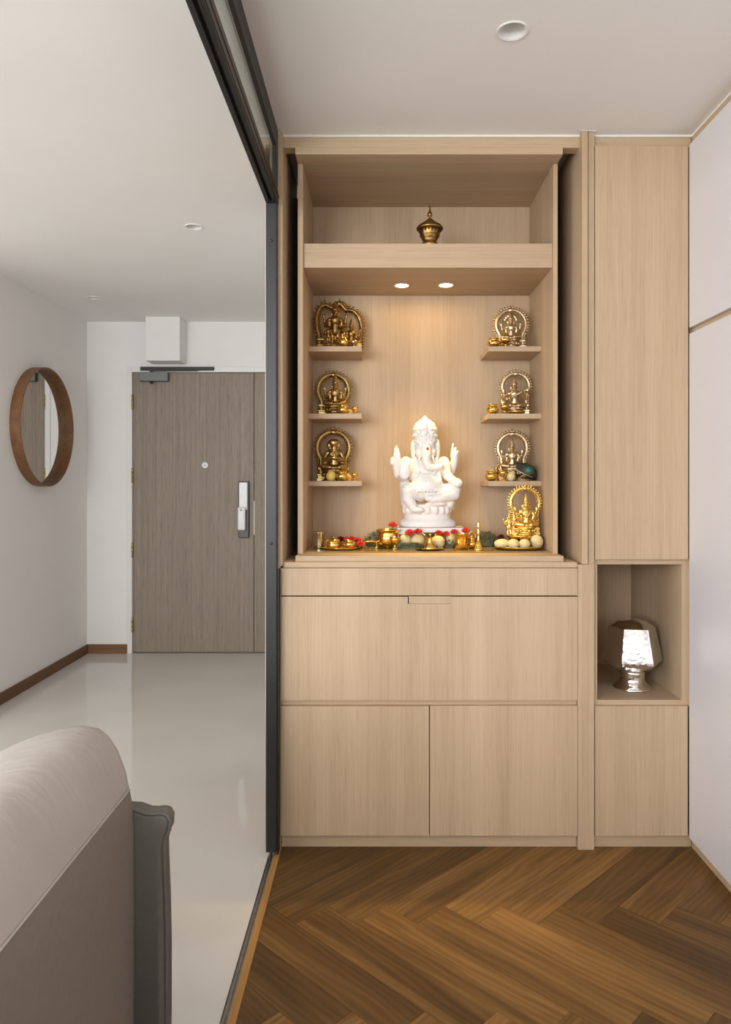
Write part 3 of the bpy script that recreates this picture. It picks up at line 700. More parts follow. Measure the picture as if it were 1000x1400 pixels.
struct('trim_3', G().box(xx(386.5, YF), xx(796, YF), YF-0.004, YF, ZCR-0.007, ZCR).box(xx(796, YD2)-0.004, XC1+0.004, YD2-0.003, YD2, ZCR-0.0012, ZCR).box(XC1, XW+0.012, YF-0.004, YF, ZCR-0.007, ZCR).box(XW+0.006, XW+0.010, YK, YF, ZCR-0.007, ZCR), 'caulk', 'thin white caulk bead along the ceiling edge', 'trim')

# niche spotlights
for px, py, lab in ((550, 390, 'small lit spotlight under the boxed shelf towards the black partition'), (610, 389.5, 'small lit spotlight under the boxed shelf towards the tall corner cabinet')):
    Z = zz(366, YFa); t, X, Y = downlight(px, py, Z, 0.031, lab)
    part('lamp_lens', G().lathe([(0.0135, -0.0035), (0.020, -0.0025), (0.0248, -0.0005)], 24), 'lamp_lit', t, world=False)
    l = bpy.data.lights.new('spot_lamp', 'SPOT'); l.energy = 52; l.color = (1.0, 0.64, 0.18); l.spot_size = math.radians(56); l.spot_blend = 1.0; l.shadow_soft_size = 0.022
    lo = bpy.data.objects.new('spot_lamp', l); COL.objects.link(lo); lo.location = (X, Y, Z-0.012); lo.rotation_euler = (-0.08, 0, 0)

# tall corner cabinet
tall = thing('corner_cabinet', 'tall light oak corner cabinet with open cubby and two doors', 'cabinet', (0.96, YF, 0))
TX0, TX1 = xx(814), xx(941.7)
XR = xx(946, YF)-0.0005
part('top_rail', G().box(XC1+0.0005, XR, YF, YF+0.02, zz(199), ZCR-0.006, 0.0008), 'oak_h', tall)
part('upper_door', G().box(TX0, TX1, YDOOR, YF-0.001, zz(765), zz(199.3), 0.0008), 'oak_v', tall)
part('lower_door', G().box(TX0, TX1-0.002, YDOOR, YF-0.001, zz(1143), zz(965.5), 0.0008), 'oak_v', tall)
part('plinth', G().box(XC1+0.0005, XR, YF, YF+0.02, 0.0, zz(1144), 0.0008), 'oak_h', tall)
cx0, cx1, cz0, cz1 = xx(817, YF), xx(932.5, YF), zz(957, YF), zz(771.5, YF)
YCB = 3.20
part('cubby_side', G().box(XC1+0.0005, cx0, YF, YCB, zz(965, YF), zz(765, YF), 0.0), 'oak_v', tall)
part('cubby_side', G().box(cx1, XR, YF, YCB, zz(965, YF), zz(765, YF), 0.0), 'oak_v', tall)
part('cubby_top', G().box(cx0, cx1, YF, YCB, cz1, zz(765, YF), 0.0), 'oak_h', tall)
part('cubby_floor', G().box(cx0, cx1, YF, YCB, zz(965, YF), cz0, 0.0), 'oak_h', tall)
part('cubby_back', G().box(XC1+0.0005, XR, YCB, YCB+0.016, zz(965, YF), zz(765, YF)), 'oak_v', tall)
XG = TX1-0.004
part('upper_carcass', G().box(XC1+0.0005, XG, YF+0.0005, YCB, zz(765, YF)+0.001, zz(199)), 'oak_v', tall)
part('lower_carcass', G().box(XC1+0.0005, XG, YF+0.0005, YCB, zz(1144), zz(965, YF)-0.001), 'oak_v', tall)
for za, zb in ((zz(765, YF)+0.001, zz(199)), (zz(1144), zz(965, YF)-0.001)):
    part('stile', G().box(xx(944.3, YF), XR, YF, YCB, za, zb), 'oak_v', tall)
    part('gap_shade_block', G().box(XG, xx(944.3, YF), YF+0.05, YCB, za, zb), 'gap', tall)  # near-black block paints the shade inside the open gap

# white wardrobe on the right
war = thing('wardrobe', 'built-in wardrobe with white doors and light oak frame', 'wardrobe', (XW, 1.2, 0))
zt1, zb1, zt0, zb0 = 2.549, 1.887, 1.866, 0.043
part('carcass', G().box(XW+0.006, 1.744, YK+0.01, 2.663, 0.0, ZCR-0.007), 'oak_y', war, 'light oak carcass seen in the gaps')
y = 2.645
while y > -1.6:
    y2 = y-0.55
    part('upper_door', G().box(XW-0.012, XW+0.004, y2+0.0015, y-0.0015, zb1, zt1, 0.0012), 'gloss_white', war)
    part('lower_door', G().box(XW-0.012, XW+0.004, y2+0.0015, y-0.0015, zb0, zt0, 0.0012), 'gloss_white', war)
    y = y2

# ------------------------------------------------------------------ sofa
sofa = thing('sofa', 'beige leather sofa seen from behind beside the sliding partition', 'sofa', (-0.9, 0.5, 0))
prof = [(-0.495, 0.06), (-0.495, 0.30), (-0.495, 0.50), (-0.4955, 0.62), (-0.500, 0.68), (-0.505, 0.705), (-0.513, 0.745), (-0.530, 0.790), (-0.548, 0.818), (-0.568, 0.835), (-0.60, 0.8405), (-0.64, 0.834), (-0.69, 0.820), (-0.74, 0.799), (-0.79, 0.772), (-0.835, 0.735), (-0.862, 0.68), (-0.868, 0.60), (-0.855, 0.45), (-0.84, 0.25), (-0.835, 0.06)]
cxm, czm = -0.66, 0.55
def sofa_strip(idx0, idx1, name, mat):
    g = G(); ys = []; Y0, Y1 = -0.65, 1.505
    stations = [(Y0, 0.93), (Y0+0.015, 0.975), (Y0+0.05, 1.0)]+[(Y0+0.05+(Y1-Y0-0.1)*i/24, 1.0) for i in range(1, 25)]+[(Y1-0.022, 0.988), (Y1-0.006, 0.965), (Y1, 0.93)]
    rows = []
    for yy, s in stations:
        rows.append([Vector((cxm+(x-cxm)*(0.5+0.5*s), yy, czm+(z-czm)*s+0.0 if z > 0.1 else z)) for x, z in prof[idx0:idx1+1]])
    vs = [v for r in rows for v in r]; k = idx1-idx0+1; fs = []
    for j in range(len(rows)-1):
        for i in range(k-1): fs.append((j*k+i, j*k+i+1, (j+1)*k+i+1, (j+1)*k+i))
    g.add(vs, fs, True)
    return g
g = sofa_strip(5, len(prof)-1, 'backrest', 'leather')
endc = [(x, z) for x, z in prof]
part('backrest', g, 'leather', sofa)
bk = sofa_strip(0, 5, 'back_panel', 'leather_back_shade')
part('back_panel', bk, 'leather_back_shade', sofa, 'leather back panel with shade put into its colour')
part('backrest_filling', G().prism([(cxm+(x-cxm)*0.95, czm+(z-czm)*0.93 if z > 0.1 else z) for x, z in prof], 'y', -0.649, 1.504), 'leather_back_shade', sofa)
part('welt', G().tube([(-0.5035, yy, 0.7055) for yy in [-0.6+2.08*i/20 for i in range(21)]]+[(-0.5065, 1.495, 0.700)], 0.0024, 8), 'leather', sofa, 'raised seam')
def pa(px, py): v = at(px, py, 1.50); return (v.x, v.z)
arm = [pa(150, 1104), pa(190, 1106), pa(204, 1111.5), pa(214, 1112), pa(224, 1110.5), pa(232, 1113), pa(236.5, 1121), pa(236, 1133), pa(231, 1143), pa(228.5, 1155), pa(229, 1180), pa(231, 1230), pa(232.5, 1300), pa(232.5, 1400), (pa(231, 1400)[0], 0.06), (-1.45, 0.06), (-1.45, pa(0, 1106)[1])]
ac = (-0.9, 0.36)
g = G(); n = len(arm)
def sh(s, d): return [(ac[0]+(x-ac[0])*s if x > -1 else x, d, ac[1]+(z-ac[1])*s if z > 0.1 else z) for x, z in arm]
rows = [sh(0.95, 1.506), sh(0.975, 1.508), sh(0.987, 1.516), sh(0.987, 1.535), sh(0.98, 1.548), sh(0.96, 1.553)]
vs = [p for r in rows for p in r]; fs = []
for j in range(len(rows)-1):
    for i in range(n): fs.append((j*n+i, j*n+(i+1) % n, (j+1)*n+(i+1) % n, (j+1)*n+i))
fs.append(tuple(range(n))); fs.append(tuple((len(rows)-1)*n+i for i in range(n-1, -1, -1)))
part('armrest', g.add(vs, fs, True), 'leather_arm_shade', sofa, 'padded leather armrest with piped edge, shade put into its colour')
part('arm_piping', G().tube([(p[0]-0.009, 1.509, p[1]-0.006) for p in arm[0:15]], 0.0042, 8), 'leather_arm_shade', sofa)
part('seat_base', G().box(-1.40, -0.84, -0.65, 1.507, 0.06, 0.30, 0.02), 'leather_back_shade', sofa)
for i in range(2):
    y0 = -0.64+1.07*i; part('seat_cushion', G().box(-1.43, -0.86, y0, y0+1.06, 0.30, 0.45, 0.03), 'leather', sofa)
part('armrest', G().box(-1.45, -0.44, -0.83, -0.655, 0.06, 0.63, 0.03), 'leather_arm_shade', sofa)
for x in (-1.35, -0.56):
    for yy in (-0.7, 1.6): part('foot', G().lathe([(0.018, 0), (0.022, 0.06)], 12, (x, yy, 0)), 'black_metal', sofa)

# ------------------------------------------------------------------ small lathe-turned vessels
def vessel(name, prof, mat, label, cat, loc, n=28, group=None, extras=()):
    return solo(name, G().lathe(prof, n), mat, label, cat, loc, group)
def pot_prof(r, h):
    return [(r*0.45, 0), (r*0.5, h*0.03), (r*0.78, h*0.14), (r*0.97, h*0.34), (r, h*0.5), (r*0.93, h*0.66), (r*0.74, h*0.79), (r*0.66, h*0.86), (r*0.72, h*0.92), (r*0.86, h*0.98), (r*0.86, h), (r*0.76, h), (r*0.60, h*0.88), (r*0.60, h*0.6), (0.0008, h*0.5)]
def cup_prof(r, h):      # small stemmed incense cup
    return [(r*0.7, 0), (r*0.7, h*0.06), (r*0.25, h*0.2), (r*0.2, h*0.36), (r*0.55, h*0.48), (r*0.92, h*0.7), (r, h), (r*0.92, h), (r*0.8, h*0.75), (0.0008, h*0.55)]
def bowl_prof(r, h):
    return [(r*0.5, 0), (r*0.55, h*0.06), (r*0.8, h*0.3), (r*0.95, h*0.7), (r, h), (r*0.93, h), (r*0.85, h*0.7), (r*0.5, h*0.3), (0.0008, h*0.26)]
def on(px, Y, z): return (xx(px, Y), Y, z)

# urn on the upper shelf
ZU = zz(333, YFa); u = thing('brass_urn', 'lidded brass urn with pointed finial on the top shelf', 'urn', on(588, 2.822, ZU))
k_ = 0.9*2.87/1000/16.67                               # zoomed pixels to metres
s_ = 2.822/1000/16.67
def uz(v): return (1165-v)*s_
ub = part('urn_body', G().lathe([(205*s_, 0), (205*s_, uz(1085)), (200*s_, uz(1070)), (150*s_, uz(1030)), (185*s_, uz(960)), (215*s_, uz(900)), (235*s_, uz(800)), (250*s_, uz(760)), (240*s_, uz(752))], 36), 'antique', u, world=False)
for i in range(18):
    a = 2*PI*i/18; c_ = (242*s_*math.cos(a), 242*s_*math.sin(a)); tx = (-math.sin(a), math.cos(a)); zt_ = uz(768); zl = uz(832); r_ = 1.02
    wv = 26*s_
    vs = [(c_[0]*r_-tx[0]*wv, c_[1]*r_-tx[1]*wv, zt_), (c_[0]*r_+tx[0]*wv, c_[1]*r_+tx[1]*wv, zt_), (c_[0]*0.99, c_[1]*0.99, zl), (c_[0]*0.9-tx[0]*wv, c_[1]*0.9-tx[1]*wv, zt_), (c_[0]*0.9+tx[0]*wv, c_[1]*0.9+tx[1]*wv, zt_), (c_[0]*0.9, c_[1]*0.9, zl)]
    if i == 0: gh = G()
    gh.add(vs, [(0, 1, 2), (5, 4, 3), (0, 2, 5, 3), (1, 4, 5, 2), (0, 3, 4, 1)])
part('vent_holes', gh, 'hole', ub, world=False)
part('rim_band', G().tube([(222*s_*math.cos(2*PI*i/36), 222*s_*math.sin(2*PI*i/36), uz(880)) for i in range(36)], 9*s_, 8, closed=True), 'antique', ub, world=False)
part('lid', G().lathe([(250*s_, uz(756)), (295*s_, uz(745)), (308*s_, uz(715)), (298*s_, uz(690)), (255*s_, uz(665)), (262*s_, uz(650)), (215*s_, uz(625)), (130*s_, uz(560)), (70*s_, uz(510)), (45*s_, uz(490)), (40*s_, uz(480))], 36), 'antique', u, world=False)
fin = G().lathe([(40*s_, uz(485)), (22*s_, uz(465)), (30*s_, uz(440)), (55*s_, uz(425)), (58*s_, uz(395)), (42*s_, uz(340)), (20*s_, uz(310)), (28*s_, uz(290)), (15*s_, uz(250)), (22*s_, uz(225)), (10*s_, uz(170))], 14)
part('finial', fin, 'antique', u, world=False)

# ------------------------------------------------------------------ idols with halo arches
def arch_path(w, h, wide=False, n=40):
    """centre line of the arch: two posts and a horseshoe or lobed top (x, z)"""
    pts = []
    if wide:
        R = w/2
        pts.append((-R*0.80, 0)); pts.append((-R*0.84, h*0.30)); pts.append((-R*0.93, h*0.48))
        lob = [(-0.96, 0.62), (-0.90, 0.76), (-0.76, 0.87), (-0.58, 0.90), (-0.40, 0.86), (-0.27, 0.83), (-0.14, 0.87), (0.0, 0.93), (0.14, 0.87), (0.27, 0.80), (0.42, 0.81), (0.60, 0.79), (0.77, 0.70), (0.88, 0.58), (0.92, 0.47)]
        pts += [(R*a, h*b) for a, b in lob]
        pts.append((R*0.88, h*0.30)); pts.append((R*0.82, 0))
    else:
        t = 0.125*w; R = w/2-t; zc = h-t-R
        a0 = math.radians(-38)
        x0 = R*math.cos(a0); z0 = zc+R*math.sin(a0)
        pts.append((-x0*0.98, 0)); pts.append((-x0*0.98, z0*0.5)); pts.append((-x0*0.94, z0*0.85))
        for i in range(n+1):
            a = PI-a0-(PI-2*a0)*i/n; pts.append((R*math.cos(a), zc+R*math.sin(a)))
        pts.append((x0*0.94, z0*0.85)); pts.append((x0*0.98, z0*0.5)); pts.append((x0*0.98, 0))
    return pts
def resample(pts, step):
    P_ = [Vector((a, 0, b)) for a, b in pts]; out = [P_[0]]; d = 0
    for a, b in zip(P_, P_[1:]):
        L = (b-a).length; t = step-d
        while t <= L: out.append(a.lerp(b, t/L)); t += step
        d = (d+L) % step
    return out
def idol(loc, w, h, kinds, mat, label, group, base_h=0.14, wide=False, rz=0.0, thick=0.088, spikes=True):
    t = thing('deity_idol', label, 'idol', loc, group, rz)
    path = arch_path(w, h, wide); P_ = resample(path, 0.0025)
    th = thick*w*0.82 if not wide else 0.062*w
    g = G(); g.tube(P_, th, 8, flat=0.6)
    g.tube([p+Vector((0, -th*0.55, 0)) for p in P_], th*0.35, 6)
    cz = h*0.55
    step = max(1, int(th*1.05/0.0025))
    for i in range(0, len(P_), step):
        p = P_[i]; tg = (P_[min(i+1, len(P_)-1)]-P_[max(i-1, 0)]).normalized(); nr = Vector((-tg.z, 0, tg.x))
        if nr.dot(p-Vector((0, 0, cz))) < 0: nr = -nr
        q = p+nr*th*1.02
        g.ell(q, (th*0.48, th*0.4, th*0.48), 7, 5)
        if spikes and p.z > h*0.32:
            g.tube([q, q+nr*th*0.75+tg*th*0.3], [th*0.40, th*0.10], 5)
        g.ell(p+nr*th*0.45+Vector((0, -th*0.5, 0)), th*0.30, 6, 4)
        g.ell(p-nr*th*0.55+tg*th*0.4+Vector((0, -th*0.45, 0)), th*0.24, 6, 4)
        g.ell(p-nr*th*0.95, (th*0.22, th*0.2, th*0.22), 6, 4)
    part('halo_arch', g, mat, t, world=False)
    top = max(P_, key=lambda p: p.z) if not wide else Vector((0, 0, h*0.93))
    f = G(); f.ell(top+Vector((0, -th*0.3, 0)), (th*1.3, th*0.8, th*1.0), 10, 7); f.ell(top+Vector((-th*0.5, -th*0.95, th*0.25)), th*0.3, 6, 5); f.ell(top+Vector((th*0.5, -th*0.95, th*0.25)), th*0.3, 6, 5); f.tube([top+Vector((0, 0, th*0.6)), top+Vector((0, 0, th*1.9))], [th*0.5, th*0.1], 6)
    part('crest', f, mat, t, world=False)
    for s in (-1, 1):           # stepped pedestals of the two posts
        x = s*abs(path[0][0]); b = th*1.55
        g = G().box(x-b, x+b, -b*1.1, b*1.1, 0, h*0.05, 0.001).box(x-b*0.75, x+b*0.75, -b*0.9, b*0.9, h*0.05, h*0.10, 0.001).box(x-b*0.9, x+b*0.9, -b, b, h*0.10, h*0.13, 0.001).box(x-b*0.7, x+b*0.7, -b*0.8, b*0.8, h*0.21, h*0.25, 0.001)
        part('post_foot', g, mat, t, world=False)
    for (fx, fh, kind, fy, bh) in kinds:
        bh_ = bh*h; r = fh*h*0.30
        g = G().lathe([(r*1.05, 0), (r*1.1, bh_*0.15), (r*0.85, bh_*0.35), (r*0.8, bh_*0.6), (r*1.0, bh_*0.8), (r*1.05, bh_)], 20, (fx*w, fy, 0), sy=0.75)
        for i in range(14):
            a = 2*PI*i/14; g.ell((fx*w+r*1.0*math.cos(a), fy+r*0.75*math.sin(a), bh_*0.75), (r*0.16, r*0.16, bh_*0.25), 6, 4)
        part('pedestal', g, mat, t, world=False)
        o = part('figure', FIG[kind].copy(), mat, t, world=False)
        o.location = (fx*w, fy, bh_); o.scale = (fh*h*1.12,)*3
    return t
YI = 3.085
GI = 'brass idols on the small shelves'
idol(on(464.5, YI, SZ[0]), 0.200, 0.218, [(-0.10, 0.62, 'standing', -0.035, 0.08), (0.06, 0.40, 'seated', -0.03, 0.10), (0.24, 0.48, 'seated', -0.03, 0.08), (-0.24, 0.30, 'standing', -0.04, 0.12)], 'antique', 'dark brass idol group of four figures under one wide lobed arch', GI, wide=True, rz=0.10)
idol(on(456, YI, SZ[1]), 0.168, 0.196, [(0.03, 0.64, 'seated', -0.045, 0.15)], 'brass', 'brass idol of a crowned four-armed seated figure with dark round halo arch', GI, rz=0.12)
idol(on(456, YI, SZ[2]), 0.176, 0.228, [(0.0, 0.66, 'sage', -0.045, 0.15)], 'brass', 'brass idol of a bearded seated figure with joined hands under a flame-edged arch', GI, rz=0.12)
idol(on(699, YI, SZ[0]), 0.160, 0.196, [(-0.02, 0.58, 'many', -0.045, 0.17)], 'pale_brass', 'pale brass idol of a seated figure with a fan of heads in a round arch', GI, rz=-0.12)
idol(on(705.5, YI, SZ[1]), 0.146, 0.198, [(-0.06, 0.66, 'lute', -0.045, 0.10)], 'pale_brass', 'pale brass idol of a seated figure playing a long lute', GI, rz=-0.12)
idol(on(701, YI, SZ[2]), 0.156, 0.218, [(-0.03, 0.56, 'seated', -0.045, 0.20)], 'pale_brass', 'pale brass idol in a silvery arch behind the peacock feather', GI, rz=-0.12)

GP = 'small round brass pots on the small shelves'
YQ = 2.985
def pot(px, wpx, hpx, z, label, mat='gold', Y=YQ): return solo('brass_pot', G().lathe(pot_prof(wpx*Y/2000, hpx*Y/1000), 28), mat, label, 'pot', on(px, Y, z), GP)
def cup(px, wpx, hpx, z, label, mat='gold', Y=YQ): return solo('brass_cup', G().lathe(cup_prof(wpx*Y/2000, hpx*Y/1000), 24), mat, label, 'cup', on(px, Y, z), 'small brass cups on the small shelves')
def sweet(px, wpx, hpx, z, label, mat='sweet', Y=YQ, group=None):
    g = G().ell((0, 0, hpx*Y/2000*0.97), (wpx*Y/2000, wpx*Y/2000, hpx*Y/2000), 18, 12)
    return solo('round_sweet', g, mat, label, 'sweet', on(px, Y, z), group)
pot(469.5, 14, 15, SZ[0], 'round polished brass pot before the wide lobed idol arch', Y=2.975)
cup(484, 9, 10, SZ[0], 'tiny stemmed brass cup before the wide lobed idol arch', 'pale_brass', Y=2.985)
sweet(491, 8, 8, SZ[0], 'yellow round sweet at the end of the shelf by the wide arch', 'sweet_y', Y=3.0)
pot(469, 16, 13, SZ[1], 'round polished brass pot before the crowned four-armed idol with dark arch')
cup(485.5, 9, 10, SZ[1], 'stemmed brass cup with flared rim on the shelf of the crowned four-armed idol')
sweet(478, 9, 8, SZ[1], 'yellow sweet between pot and cup below the crowned four-armed idol', 'sweet_y', Y=3.01)
pot(467.5, 17, 13, SZ[2], 'round polished brass pot before the bearded idol')
cup(485, 10, 11, SZ[2], 'stemmed brass cup with flared rim on the shelf of the bearded idol')
sweet(453, 14, 14, SZ[2], 'large pale yellow sweet before the bearded idol', 'sweet_y', Y=2.985)
sweet(476.5, 9, 9, SZ[2], 'small yellow sweet beside the pot of the bearded idol', 'sweet_y', Y=3.01)
pot(675.5, 18, 12.5, SZ[0], 'wide brass pot before the idol with a fan of heads')
cup(691.5, 15, 13, SZ[0], 'stemmed brass cup before the idol with a fan of heads')
pot(674, 17, 13.5, SZ[1], 'round brass pot on the shelf of the lute-playing idol')
cup(690, 13, 13, SZ[1], 'stemmed brass cup on the shelf of the lute-playing idol')
vessel('brass_tray', bowl_prof(0.03, 0.012), 'gold', 'shallow brass dish below the lute-playing idol', 'dish', on(706, 2.99, SZ[1]))
pot(672, 16.5, 14, SZ[2], 'round brass pot on the shelf with the peacock feather')
cup(688, 12, 14, SZ[2], 'stemmed brass cup on the shelf with the peacock feather')
sweet(699, 12, 13, SZ[2], 'pale yellow sweet beside the peacock feather', 'sweet', Y=2.99)
vessel('shell_dish', [(0.026, 0), (0.034, 0.003), (0.033, 0.006), (0.025, 0.009), (0.024, 0.012), (0.012, 0.018)], 'pale_brass', 'small stepped pale brass stand under the peacock feather', 'stand', on(716, 2.985, SZ[2]))

# peacock feather (curved vane with an eye)
fe = thing('peacock_feather', 'dark peacock feather with teal eye leaning on the shelf', 'feather', on(722, 2.972, SZ[2]+0.001))
def fz(px, py): return (xx(px, 2.97)-xx(722, 2.97), zz(py, 2.97)-SZ[2]-0.001)
out = [(704, 632), (712, 632), (722, 633), (730, 637), (735, 643), (737, 650), (736.5, 656), (727, 656.3), (719, 651), (713, 645.5), (708, 639)]
def curved(poly, d, t, mat, name, par):
    P2 = [fz(*p) for p in poly]; cx_ = sum(p[0] for p in P2)/len(P2); cz_ = sum(p[1] for p in P2)/len(P2); g = G()
    def dep(x, z): return d-0.010+0.9*((x-fz(722, 645)[0])**2+(z-fz(722, 645)[1])**2)/0.05
    n = len(P2); vs = [(x, dep(x, z), z) for x, z in P2]+[(cx_+(x-cx_)*0.6, dep(cx_+(x-cx_)*0.6, cz_+(z-cz_)*0.6)-0.002, cz_+(z-cz_)*0.6) for x, z in P2]+[(cx_, dep(cx_, cz_)-0.003, cz_)]
    vs += [(x, dep(x, z)+t, z) for x, z in P2]
    fs = []
    for i in range(n):
        j = (i+1) % n; fs += [(i, j, n+j, n+i), (n+i, n+j, 2*n), (i, 2*n+1+i, 2*n+1+j, j)]
    fs.append(tuple(2*n+1+i for i in range(n)))
    return part(name, g.add(vs, fs, True), mat, par, world=False)
curved(out, 0.0, 0.004, 'feather', 'vane', fe)
def el(cx_, cy_, a, b, n=16): return [(cx_+a*math.cos(2*PI*i/n), cy_+b*math.sin(2*PI*i/n)) for i in range(n)]
curved(el(724, 643.5, 7, 6), -0.005, 0.003, 'feather_ring', 'eye_ring', fe)
curved(el(722.5, 642.5, 4.5, 4.2), -0.009, 0.003, 'feather_eye', 'eye', fe)
q0, q1, q2 = fz(702, 641), fz(716, 648), fz(728, 653)
part('quill', G().tube([(q0[0], -0.016, q0[1]), (q1[0], -0.016, q1[1]), (q2[0], -0.012, q2[1])], [0.0022, 0.002, 0.001], 6), 'quill', fe, world=False)
# ornamental bird plume at the other side
bp_ = thing('brass_bird', 'small brass bird ornament with raised wing by the peacock-feather idol', 'ornament', on(679, 3.03, SZ[2]))
g = G(); g.ell((0, 0, 0.040), (0.012, 0.010, 0.016), 10, 7); g.tube([(0.0, 0, 0.048), (0.006, 0, 0.066), (0.016, 0, 0.074), (0.024, 0, 0.062), (0.028, 0, 0.035)], [0.006, 0.005, 0.005, 0.004, 0.003], 8); g.lathe([(0.012, 0), (0.012, 0.008), (0.005, 0.014), (0.005, 0.03)], 12)
part('body', g, 'brass', bp_, world=False)
part('wing', G().prism([(-0.004, 0.044), (-0.042, 0.062), (-0.036, 0.052), (-0.026, 0.048), (-0.010, 0.034)], 'y', -0.003, 0.003), 'quill', bp_, world=False)

# ------------------------------------------------------------------ offerings on the altar base
solo('glass_sheet', G().box(NX0+0.004, NX1-0.004, 2.775, YB-0.004, 1.0608, 1.0665, 0.0005), 'glass_mat', 'dark-edged glass sheet laid over the altar base', 'glass sheet')
ZG = 1.0667
YST = 3.02
stool = thing('low_stool', 'low wooden stool under the marble statue behind the flowers', 'stool', on(588, YST, ZG))
part('stool_top', G().box(-0.125, 0.135, -0.075, 0.075, 0.035, 0.052, 0.002), 'stool', stool, world=False)
for sx in (-1, 1):
    for sy in (-1, 1): part('leg', G().box(0.005+sx*0.11-0.012, 0.005+sx*0.11+0.012, sy*0.055-0.012, sy*0.055+0.012, 0, 0.035, 0.001), 'stool', stool, world=False)
kz = 0.000407
ZST = ZG+0.0525
stat = thing('marble_statue', 'white marble statue of a seated elephant-headed deity on a lotus base', 'statue', on(520+470/7.37, YST, ZST))
g = G().box((165-470)*kz, (838-470)*kz, -190*kz, 150*kz, 0, 84*kz*0.75, 0.002)
part('slab', g, 'marble', stat, world=False)
sb = part('figure', STATUE, 'marble', stat, world=False); sb.location = (0, 0, 84*kz*0.75-0.001)
tk = part('forehead_mark', G().ell((0, 0, 0), (13*kz, 10*kz, 20*kz), 12, 8), 'tilak', stat, 'red dot on the forehead', world=False)
tk.location = ((465-470)*kz, -189*kz, (1250-468)*kz+84*kz*0.75)

def flower_mesh(seed, r, mat):
    rn = random.Random(seed); g = G(); n = 46
    for i in range(n):
        z = 1-1.25*(i+0.5)/n; a = i*2.39996; h = math.sqrt(max(0, 1-z*z)); d = Vector((h*math.cos(a), h*math.sin(a), z))
        t = d.orthogonal().normalized(); b_ = d.cross(t); q = rn.uniform(0, PI*2); t, b_ = t*math.cos(q)+b_*math.sin(q), b_*math.cos(q)-t*math.sin(q)
        L = r*rn.uniform(0.85, 1.1); W = r*rn.uniform(0.28, 0.4)
        c0 = d*r*0.25; c1 = d*L*0.75; c2 = d*L
        vs = [c0, c1+t*W, c1-t*W, c2+t*W*0.8+b_*r*0.14, c2+b_*r*-0.1, c2-t*W*0.8+b_*r*0.12, c1+b_*r*0.10]
        g.add([v+Vector((0, 0, r*0.6)) for v in vs], [(0, 1, 6), (0, 6, 2), (1, 3, 4, 6), (6, 4, 5, 2)], True)
    g.ell((0, 0, r*0.55), r*0.5, 8, 6)
    me = g.mesh('flower'); me.materials.append(M[mat]); return me
FL = [flower_mesh(1, 1.0, 'petal'), flower_mesh(2, 1.0, 'petal_pink'), flower_mesh(3, 1.0, 'petal_dark')]
def flower(px, py, wpx, Y, label, kind=0, group='red flowers on the altar', stalk=None, zbase=None):
    t = thing('red_flower', label, 'flower', on(px, Y, zz(py, Y)), group)
    o = part('petals', FL[kind], None, t); r = wpx*Y/2000; o.scale = (r, r, r*0.85); o.rotation_euler = (random.uniform(-0.2, 0.2), random.uniform(-0.2, 0.2), random.uniform(0, 6)); o.location = (0, 0, -r*0.5)
    z0 = (zbase if zbase is not None else ZG)-zz(py, Y)
    part('stalk', G().tube([(0, 0, z0), (0.001, 0, z0*0.5), (0, 0, 0)], 0.0016, 6), 'stalk', t, world=False)
    return t
YFl = 2.925
flower(537, 718.5, 12, 2.94, 'lone red flower standing up out of the brass bowl', zbase=ZG+0.066)
flower(560, 729, 12, YFl, 'red flower of the pair above the sweets, next to the brass bowl', zbase=ZG+0.054)
flower(571.5, 728, 12, YFl, 'red flower of the pair above the sweets, next to the oil lamp', zbase=ZG+0.054)
flower(600, 730, 12, YFl, 'red flower of the pair beside the oil lamp, nearest the lamp', zbase=ZG+0.054)
flower(610, 730.5, 10, YFl, 'red flower of the pair beside the oil lamp, nearest the gold tumbler', zbase=ZG+0.054)
flower(621, 728, 10.5, YFl, 'red flower standing behind the gold tumbler', zbase=ZG+0.054)
flower(637, 726, 11, YFl, 'red flower between gold tumbler and hand bell')
flower(686, 735, 10, 2.96, 'dark red flower behind the plate of sweets beside the grass', 2)
flower(729, 737, 9, 2.97, 'dark red flower behind the sweets on the gold plate, under the arch', 2)

def grass(px0, px1, py0, py1, Y, label, n=420, depth=0.05, seed=0):
    rn = random.Random(seed); g = G(); x0, x1 = xx(px0, Y), xx(px1, Y); zt2 = zz(py0, Y); z0 = zz(py1, Y); xc = (x0+x1)/2
    for i in range(n):
        x = rn.uniform(x0, x1); f = 1-abs((x-xc)/((x1-x0)/2))**2.2; y = rn.uniform(-depth/2, depth/2)
        z = rn.uniform(0, 1)*(zt2-z0)*max(0.2, f)*0.9; a = rn.uniform(-1.3, 1.3); L = rn.uniform(0.010, 0.028)
        d = Vector((math.sin(a)*L, rn.uniform(-0.4, 0.4)*L, abs(math.cos(a))*L*0.7)); sd = Vector((0.0011, 0.0008, 0))
        p0 = Vector((x, Y+y, z0+z)); p2 = p0+d
        if p2.z > zt2+0.004: p2.z = zt2
        p1 = p0.lerp(p2, 0.55)+Vector((0, 0, L*0.12))
        g.add([p0-sd, p0+sd, p1+sd, p1-sd, p2], [(0, 1, 2, 3), (3, 2, 4)])
    g.ell((xc, Y, z0), ((x1-x0)*0.34, depth*0.3, (zt2-z0)*0.5), 14, 8)
    g.v = [(v[0], v[1], max(v[2], z0)) for v in g.v]
    return solo('grass_bundle', g, 'durva', label, 'grass', (xc, Y, z0), kind='stuff', world=True)
def zg(Y): return VY+(CAM_H-ZG)/Y*1000
grass(495, 536, 726, zg(3.0), 3.0, 'grey-green grass bundle behind the brass bowl', 700, seed=1)
grass(646, 684, 726, zg(2.99), 2.99, 'grey-green grass bundle behind the hand bell', 800, seed=2)
